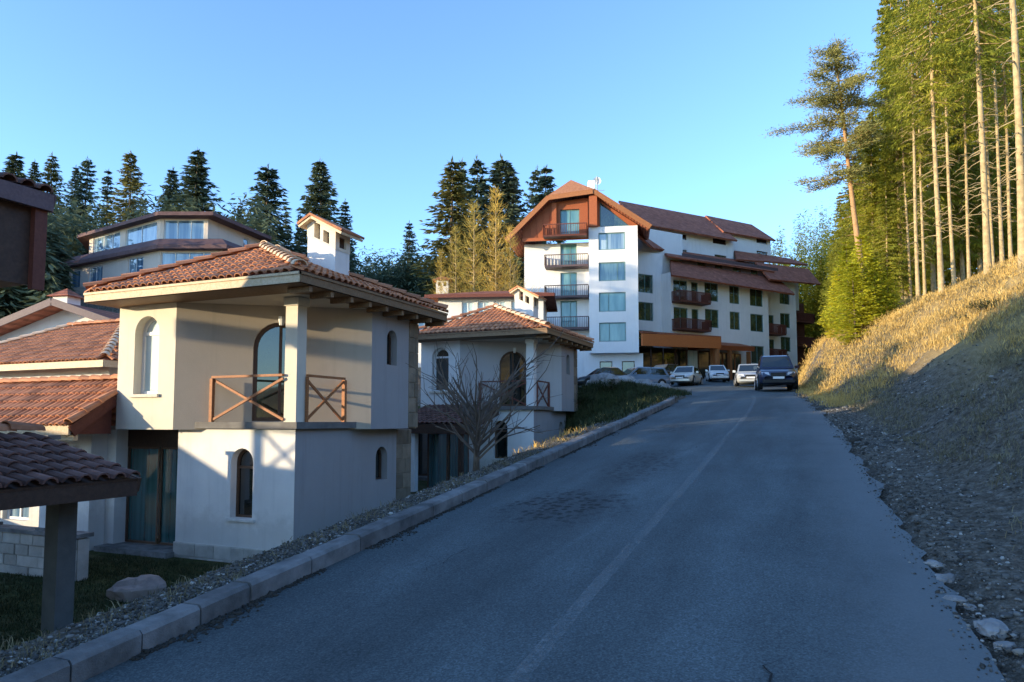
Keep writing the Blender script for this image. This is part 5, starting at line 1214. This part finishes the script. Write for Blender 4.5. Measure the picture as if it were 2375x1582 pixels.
# bare trees
def bare_tree(name, label, loc, h, spread, seed, r0=.06, n0=9, mat='twig', depth=4, up=.55, stem=.25):
    rs = np.random.RandomState(seed); t = thing(name, label, 'bare tree', loc); tr_ = MB(); br = MB()
    trunk = [np.array([.03 * math.sin(k + seed), .03 * math.cos(k * 1.3), h * .5 * k / 4]) for k in range(5)]; tr_.tube(trunk, [r0 * (1.25 - .2 * k) for k in range(5)], 7)
    def grow(p, d, ln, r, lev):
        q = [p]; 
        for k in range(3): d = unit(d + rs.normal(0, .09, 3) + np.array([0, 0, .05])); q.append(q[-1] + d * ln / 3)
        br.tube(q, [r, r * .8, r * .62, r * .45], 4 if lev < 2 else 3, False)
        if lev < depth:
            for k in range(rs.randint(2, 4)):
                i = rs.randint(1, 4); grow(q[i], unit(d + rs.normal(0, .38, 3)), ln * rs.uniform(.5, .75), r * .5, lev + 1)
    for k in range(n0):
        f = stem + (1 - stem) * k / n0; a = k * 2.4 + rs.uniform(-.4, .4); i = f * 4; b = trunk[min(3, int(i))] * (1 - i % 1) + trunk[min(4, int(i) + 1)] * (i % 1)
        grow(b, unit(np.array([math.cos(a) * spread, math.sin(a) * spread, h * up])), h * rs.uniform(.3, .5), r0 * .55, 1)
    tr_.build('trunk', MATS[mat], t, True); br.build('branches', MATS[mat], t); return t
bare_tree('bare_tree', 'small leafless tree behind the kerb in front of the second villa', (-5.62, 11.55, gz(-5.62, 11.55) - .1), 2.35, 1.5, 5, .055, 30, 'twig', 3, .62, .22)
for i, (u, d, h, lb) in enumerate(((1212, 50, 8.0, 'tall leafless tree in front of the hotel front, right one'), (1192, 52, 7.0, 'leafless tree beside the larches before the hotel'), (1245, 49, 6.5, 'slim leafless tree before the hotel balconies'))):
    p = col_at(u, d); p.z = gz(p.x, p.y) - .1; bare_tree('bare_tree', lb, p, h, 1.2, 20 + i, .08, 13, 'bark_pale', 3, 1.3, .2)

# ------------------------------------------------------------------ rocks
boulder('rock', 'flat brown rock lying on the lawn in front of the near villa', (-10.6, 8.7, -2.92), (.42, .30, .30), MATS['rock_brown'], 3)
rk = [(2300, 1462, .24, 'large pale flat rock at the foot of the bank, near the lower right corner'), (2215, 1395, .15, 'pale round rock left above the large flat one at the bank foot'), (2195, 1345, .17, 'long light rock on the road edge, third from below'), (2165, 1310, .14, 'light rock at the road edge beside the green tuft'),
      (2330, 1500, .12, 'thin slab of rock just below the large flat rock'), (2250, 1410, .09, 'small pale rock right of the round one at the bank foot')]
for i, (u, v, s, lb) in enumerate(rk):
    p = on_ground(u, v); boulder('rock', lb, (p.x, p.y, p.z + s * .05), (s * .62, s * .42, s * .26), MATS['rock'], 11 + i, group='rocks at the foot of the bank')
hp = [(1395, 912, 33, .62, 'leftmost grey rock of the heap before the parked cars'), (1440, 905, 34, .75, 'big grey rock in the middle of the heap before the blue-grey car'), (1490, 912, 33.5, .55, 'rock right of the big one in the heap'), (1530, 916, 33, .4, 'small rightmost rock of the heap by the kerb end'), (1418, 928, 31.5, .42, 'low front rock of the heap above the green verge'), (1466, 894, 36, .5, 'rock at the back of the heap')]
for i, (u, v, d, s, lb) in enumerate(hp):
    p = col_at(u, d); z = max(gz(p.x, p.y), zpx(v + 12, d)) ; boulder('rock', lb, (p.x, p.y, gz(p.x, p.y) + s * .3), (s * 1.35, s * .95, s * .85), MATS['rock'], 31 + i, group='rock heap by the parking place')

# ------------------------------------------------------------------ parked cars
def paint(name, c, rough=.28):
    g = N(name); g.b.inputs['Coat Weight'].default_value = .6; g.b.inputs['Coat Roughness'].default_value = .06
    d = g.noise(g.tc(), 3, 4); col = g.mix(g.ramp(d, [(.45, (0, 0, 0)), (.8, (.35, .35, .35))]), c, tuple(v * .8 + .02 for v in c)); return g.out(col, rough, .5)
for nm, c in (('paint_navy', (.012, .018, .05)), ('paint_silver', (.42, .43, .42)), ('paint_cream', (.62, .58, .50)), ('paint_bluegrey', (.13, .19, .26)), ('paint_black', (.012, .013, .015)), ('paint_white', (.7, .7, .68))): paint(nm, c)
m_noisy('rubber', (.012, .012, .012), (.025, .025, .025), 8, bump=0); m_noisy('trim_black', (.012, .012, .013), (.02, .02, .02), 8, rough=.5, bump=0)
m_glass('lamp_clear', (.55, .57, .6), ior=1.6); m_glass('lamp_red', (.35, .02, .015), ior=1.6); m_noisy('plate_white', (.7, .7, .7), (.76, .76, .76), 8, rough=.4, bump=0)
def build_car(label, loc, rz, col, L=4.3, W=1.78, Hh=1.48, suv=False, wagon=False):
    """front towards local +y"""
    t = thing('parked_car', label, 'car', loc, rz, 'cars parked before the hotel'); P_ = MATS[col]
    zb = .24 if suv else .17; belt = Hh * .60; hood = Hh * .555; boot = Hh * (.60 if (suv or wagon) else .60); h2 = L / 2
    st = [(-h2, .80, zb + .22, boot * .80), (-h2 + .10, .93, zb + .05, boot * .97), (-h2 + .5, 1.0, zb, belt), (-.6, 1.0, zb, belt), (.55, 1.0, zb, belt), (h2 - 1.12, .99, zb, hood + .05), (h2 - .55, .97, zb, hood * .95), (h2 - .16, .88, zb + .03, hood * .80), (h2, .72, zb + .14, hood * .62)]
    m = MB(); k = 10
    for y, wf, z0, z1 in st:
        w_ = W / 2 * wf; h = z1 - z0
        ring = [(-w_ * .90, z0), (-w_ * .99, z0 + h * .22), (-w_, z0 + h * .55), (-w_ * .965, z0 + h * .86), (-w_ * .86, z1), (w_ * .86, z1), (w_ * .965, z0 + h * .86), (w_, z0 + h * .55), (w_ * .99, z0 + h * .22), (w_ * .90, z0)]
        m.v += [(x, y, z) for x, z in ring]
    for i in range(len(st) - 1):
        for j in range(k): a = i * k + j; b = i * k + (j + 1) % k; m.f.append((a, a + k, b + k, b)[::-1])
    m.f.append(tuple(range(k))); m.f.append(tuple(range((len(st) - 1) * k, len(st) * k))[::-1])
    body = m.build('body', P_, t, True)
    # cabin: lower ring at the belt, upper ring the roof
    yb0, yb1 = (-h2 + .12 if (suv or wagon) else -h2 + .35), h2 - 1.15
    yt0, yt1 = (-h2 + .42 if (suv or wagon) else -h2 + 1.05), h2 - 1.95
    wl, wt = W / 2 * .93, W / 2 * .72; zt = Hh - .05
    lo = [(-wl, yb0, belt - .04), (wl, yb0, belt - .04), (wl * .96, yb1, belt - .02), (-wl * .96, yb1, belt - .02)]; up = [(-wt, yt0, zt), (wt, yt0, zt), (wt, yt1, zt), (-wt, yt1, zt)]
    cap = [(-wt * .8, yt0 + .2, Hh), (wt * .8, yt0 + .2, Hh), (wt * .8, yt1 - .2, Hh), (-wt * .8, yt1 - .2, Hh)]
    m = MB().add(lo + up + cap, [(0, 1, 5, 4), (1, 2, 6, 5), (2, 3, 7, 6), (3, 0, 4, 7), (4, 5, 9, 8), (5, 6, 10, 9), (6, 7, 11, 10), (7, 4, 8, 11), (8, 9, 10, 11)])
    m.build('cabin', P_, t)
    def pane(q, nm, ins=(.06, .94, .12, .92), mat='glass_dark', off=.006):
        a, b, c, d = [Vector(p) for p in q]; n = (b - a).cross(d - a).normalized()
        f = lambda s_, r_: (a + (b - a) * s_) * (1 - r_) + (d + (c - d) * s_) * r_ + n * off
        return MB().add([f(ins[0], ins[2]), f(ins[1], ins[2]), f(ins[1], ins[3]), f(ins[0], ins[3])], [(0, 1, 2, 3)]).build(nm, MATS[mat], t)
    pane([lo[2], lo[3], up[3], up[2]], 'windscreen'); pane([lo[0], lo[1], up[1], up[0]], 'rear_window')
    for q in ([lo[1], lo[2], up[2], up[1]], [lo[3], lo[0], up[0], up[3]]):
        pane(q, 'side_window', (.06, .47, .15, .88)); pane(q, 'side_window', (.51, .93, .15, .88))
    r = .36 if suv else .315
    for sx in (-1, 1):
        for y in (-h2 + .82, h2 - .86):
            x = sx * (W / 2 - .10)
            MB().tube([(x + sx * .03, y, r), (x + sx * .108, y, r)], [r * 1.17, r * 1.17], 18).build('wheel_arch', MATS['trim_black'], t)
            wh = MB().tube([(x - .12, y, r), (x - .09, y, r), (x + .09 * sx + .0, y, r), (x + sx * .122, y, r)] if sx > 0 else [(x + .12, y, r), (x + .09, y, r), (x - .09, y, r), (x - .122, y, r)], [r * .93, r, r, r * .93], 20).build('wheel', MATS['rubber'], t)
            MB().tube([(x + sx * .118, y, r), (x + sx * .132, y, r)], [r * .64, r * .58], 14).build('rim', MATS['metal_grey'], wh)
        MB().bar((sx * (W / 2 - .02), h2 - 1.55, belt + .06), (sx * (W / 2 + .15), h2 - 1.6, belt + .09), .10, .14).build('mirror', P_, t)
        zl = hood * .74
        MB().add([(sx * W * .22, h2 - .045, zl - .06), (sx * W * .40, h2 - .115, zl - .05), (sx * W * .425, h2 - .22, zl + .09), (sx * W * .24, h2 - .11, zl + .08)], [(0, 1, 2, 3) if sx < 0 else (3, 2, 1, 0), (3, 2, 1, 0) if sx < 0 else (0, 1, 2, 3)]).build('headlight', MATS['lamp_clear'], t)
        MB().box(sx * W * .34 - .11, sx * W * .34 + .11, -h2 + .02, -h2 + .07, boot * .62, boot * .88).build('tail_light', MATS['lamp_red'], t)
    MB().box(-W * .19, W * .19, h2 - .10, h2 + .004, hood * .60, hood * .78).build('grille', MATS['trim_black'], t)
    MB().box(-W * .40, W * .40, h2 - .12, h2 + .03, zb + .06, zb + .20).build('bumper', MATS['trim_black'] if suv else P_, t)
    MB().box(-W * .40, W * .40, -h2 - .04, -h2 + .12, zb + .06, zb + .22).build('bumper', MATS['trim_black'] if suv else P_, t)
    MB().box(-.26, .26, h2 + .0, h2 + .042, zb + .24, zb + .35).build('number_plate', MATS['plate_white'], t); MB().box(-.26, .26, -h2 - .03, -h2 + .04, boot * .62, boot * .62 + .11).build('number_plate', MATS['plate_white'], t)
    if suv:
        for sx in (-1, 1): MB().bar((sx * wt * .95, yt0 + .2, Hh + .03), (sx * wt * .95, yt1 - .1, Hh + .03), .04, .05).build('roof_rail', MATS['trim_black'], t)
    return t
def park(u, d, face, *a, **k):               # face: degrees the front is turned from looking straight back at the camera side
    p = col_at(u, d); p.z = gz(p.x, p.y) + .025 if p.x < -2.6 else float(r_(p.y)) + .02
    return build_car(a[0], p, math.atan2(p.x, -p.y) + R(face), *a[1:], **k)
park(1799, 36.5, 4, 'dark blue off-road car facing down the road at the kerbless right side', 'paint_navy', 4.5, 1.84, 1.80, True)
park(1738, 47, 3, 'silver hatchback half hidden behind the dark blue off-road car', 'paint_silver', 4.2, 1.76, 1.5)
park(1592, 53, -12, 'sunlit cream saloon facing out before the hotel entrance', 'paint_cream', 4.4, 1.76, 1.45)
park(1664, 60, 8, 'small white hatchback under the hotel canopy', 'paint_white', 3.7, 1.66, 1.45)
park(1478, 50, -58, 'blue-grey estate car behind the rock heap', 'paint_bluegrey', 4.6, 1.8, 1.5, False, True)
park(1395, 49, -70, 'black hatchback farthest left in the parking place', 'paint_black', 4.1, 1.74, 1.45)
park(1541, 57, -40, 'black saloon between the blue-grey estate and the cream saloon', 'paint_black', 4.4, 1.76, 1.4)

# ------------------------------------------------------------------ low shrubs on the verge by the kerb end
def bush_mesh(seed, mat):
    rs = np.random.RandomState(seed); C = []; tw = MB()
    for i in range(26):
        a = rs.uniform(0, 6.28); e = rs.uniform(.3, 1.3); o = np.array([math.cos(a) * math.cos(e), math.sin(a) * math.cos(e), math.sin(e)]); ln = rs.uniform(.5, 1.0)
        tw.tube([np.zeros(3), o * ln * .5, o * ln + np.array([0, 0, .08])], [.016, .01, .004], 3, False); n = 60
        f = rs.uniform(.35, 1.08, (n, 1)); b = o * ln * f + rs.normal(0, .09, (n, 3)); dr = unit(o + rs.normal(0, .7, (n, 3)))
        C.append((b, dr, unit(np.cross(dr, rs.normal(0, 1, (n, 3)))), rs.uniform(.05, .13, n), rs.uniform(.02, .045, n)))
    return tw.mesh('stem', MATS['twig'], False), card_mesh(C, 'foliage', MATS[mat])
BU = [bush_mesh(i + 5, 'bush_green') for i in range(3)]
for i, (x, y, sc_, lb) in enumerate(((-6.6, 27.3, .8, 'low dark shrub at the kerb end, nearest the road'), (-7.6, 28.6, 1.0, 'rounded dark shrub on the verge in front of the rock heap'), (-8.8, 27.6, .95, 'dark shrub beside the wall of the second villa'), (-6.3, 25.0, .6, 'small shrub close behind the kerb below the rounded one'),
        (-7.4, 26.2, .85, 'shrub in the middle of the verge slope'), (-8.3, 30.2, .8, 'shrub at the top of the verge beside the rocks'), (-6.2, 29.4, .7, 'low shrub right of the rocks, above the kerb end'), (-9.4, 29.6, .9, 'leftmost shrub at the top of the verge'), (-6.9, 23.6, .55, 'lowest small shrub on the verge'))):
    t = thing('shrub', lb, 'shrub', (x, y, gz(x, y) - .05), i * 1.9, 'shrubs on the verge by the kerb end'); t.scale = (sc_, sc_, sc_ * .75)
    link('stem', BU[i % 3][0], t); link('foliage', BU[i % 3][1], t)
for i, (u, v, sc_, lb) in enumerate(((2290, 720, .55, 'dark low shrub on the sunlit edge of the bank at the right'), (2240, 745, .45, 'small dark shrub left beside the one on the bank edge'))):
    p = on_ground(u, v); t = thing('shrub', lb, 'shrub', (p.x, p.y, gz(p.x, p.y) - .04), i * 1.3, 'shrubs on the bank'); t.scale = (sc_ * 1.3, sc_ * 1.3, sc_ * .7)
    link('stem', BU[i % 3][0], t); link('foliage', BU[i % 3][1], t)
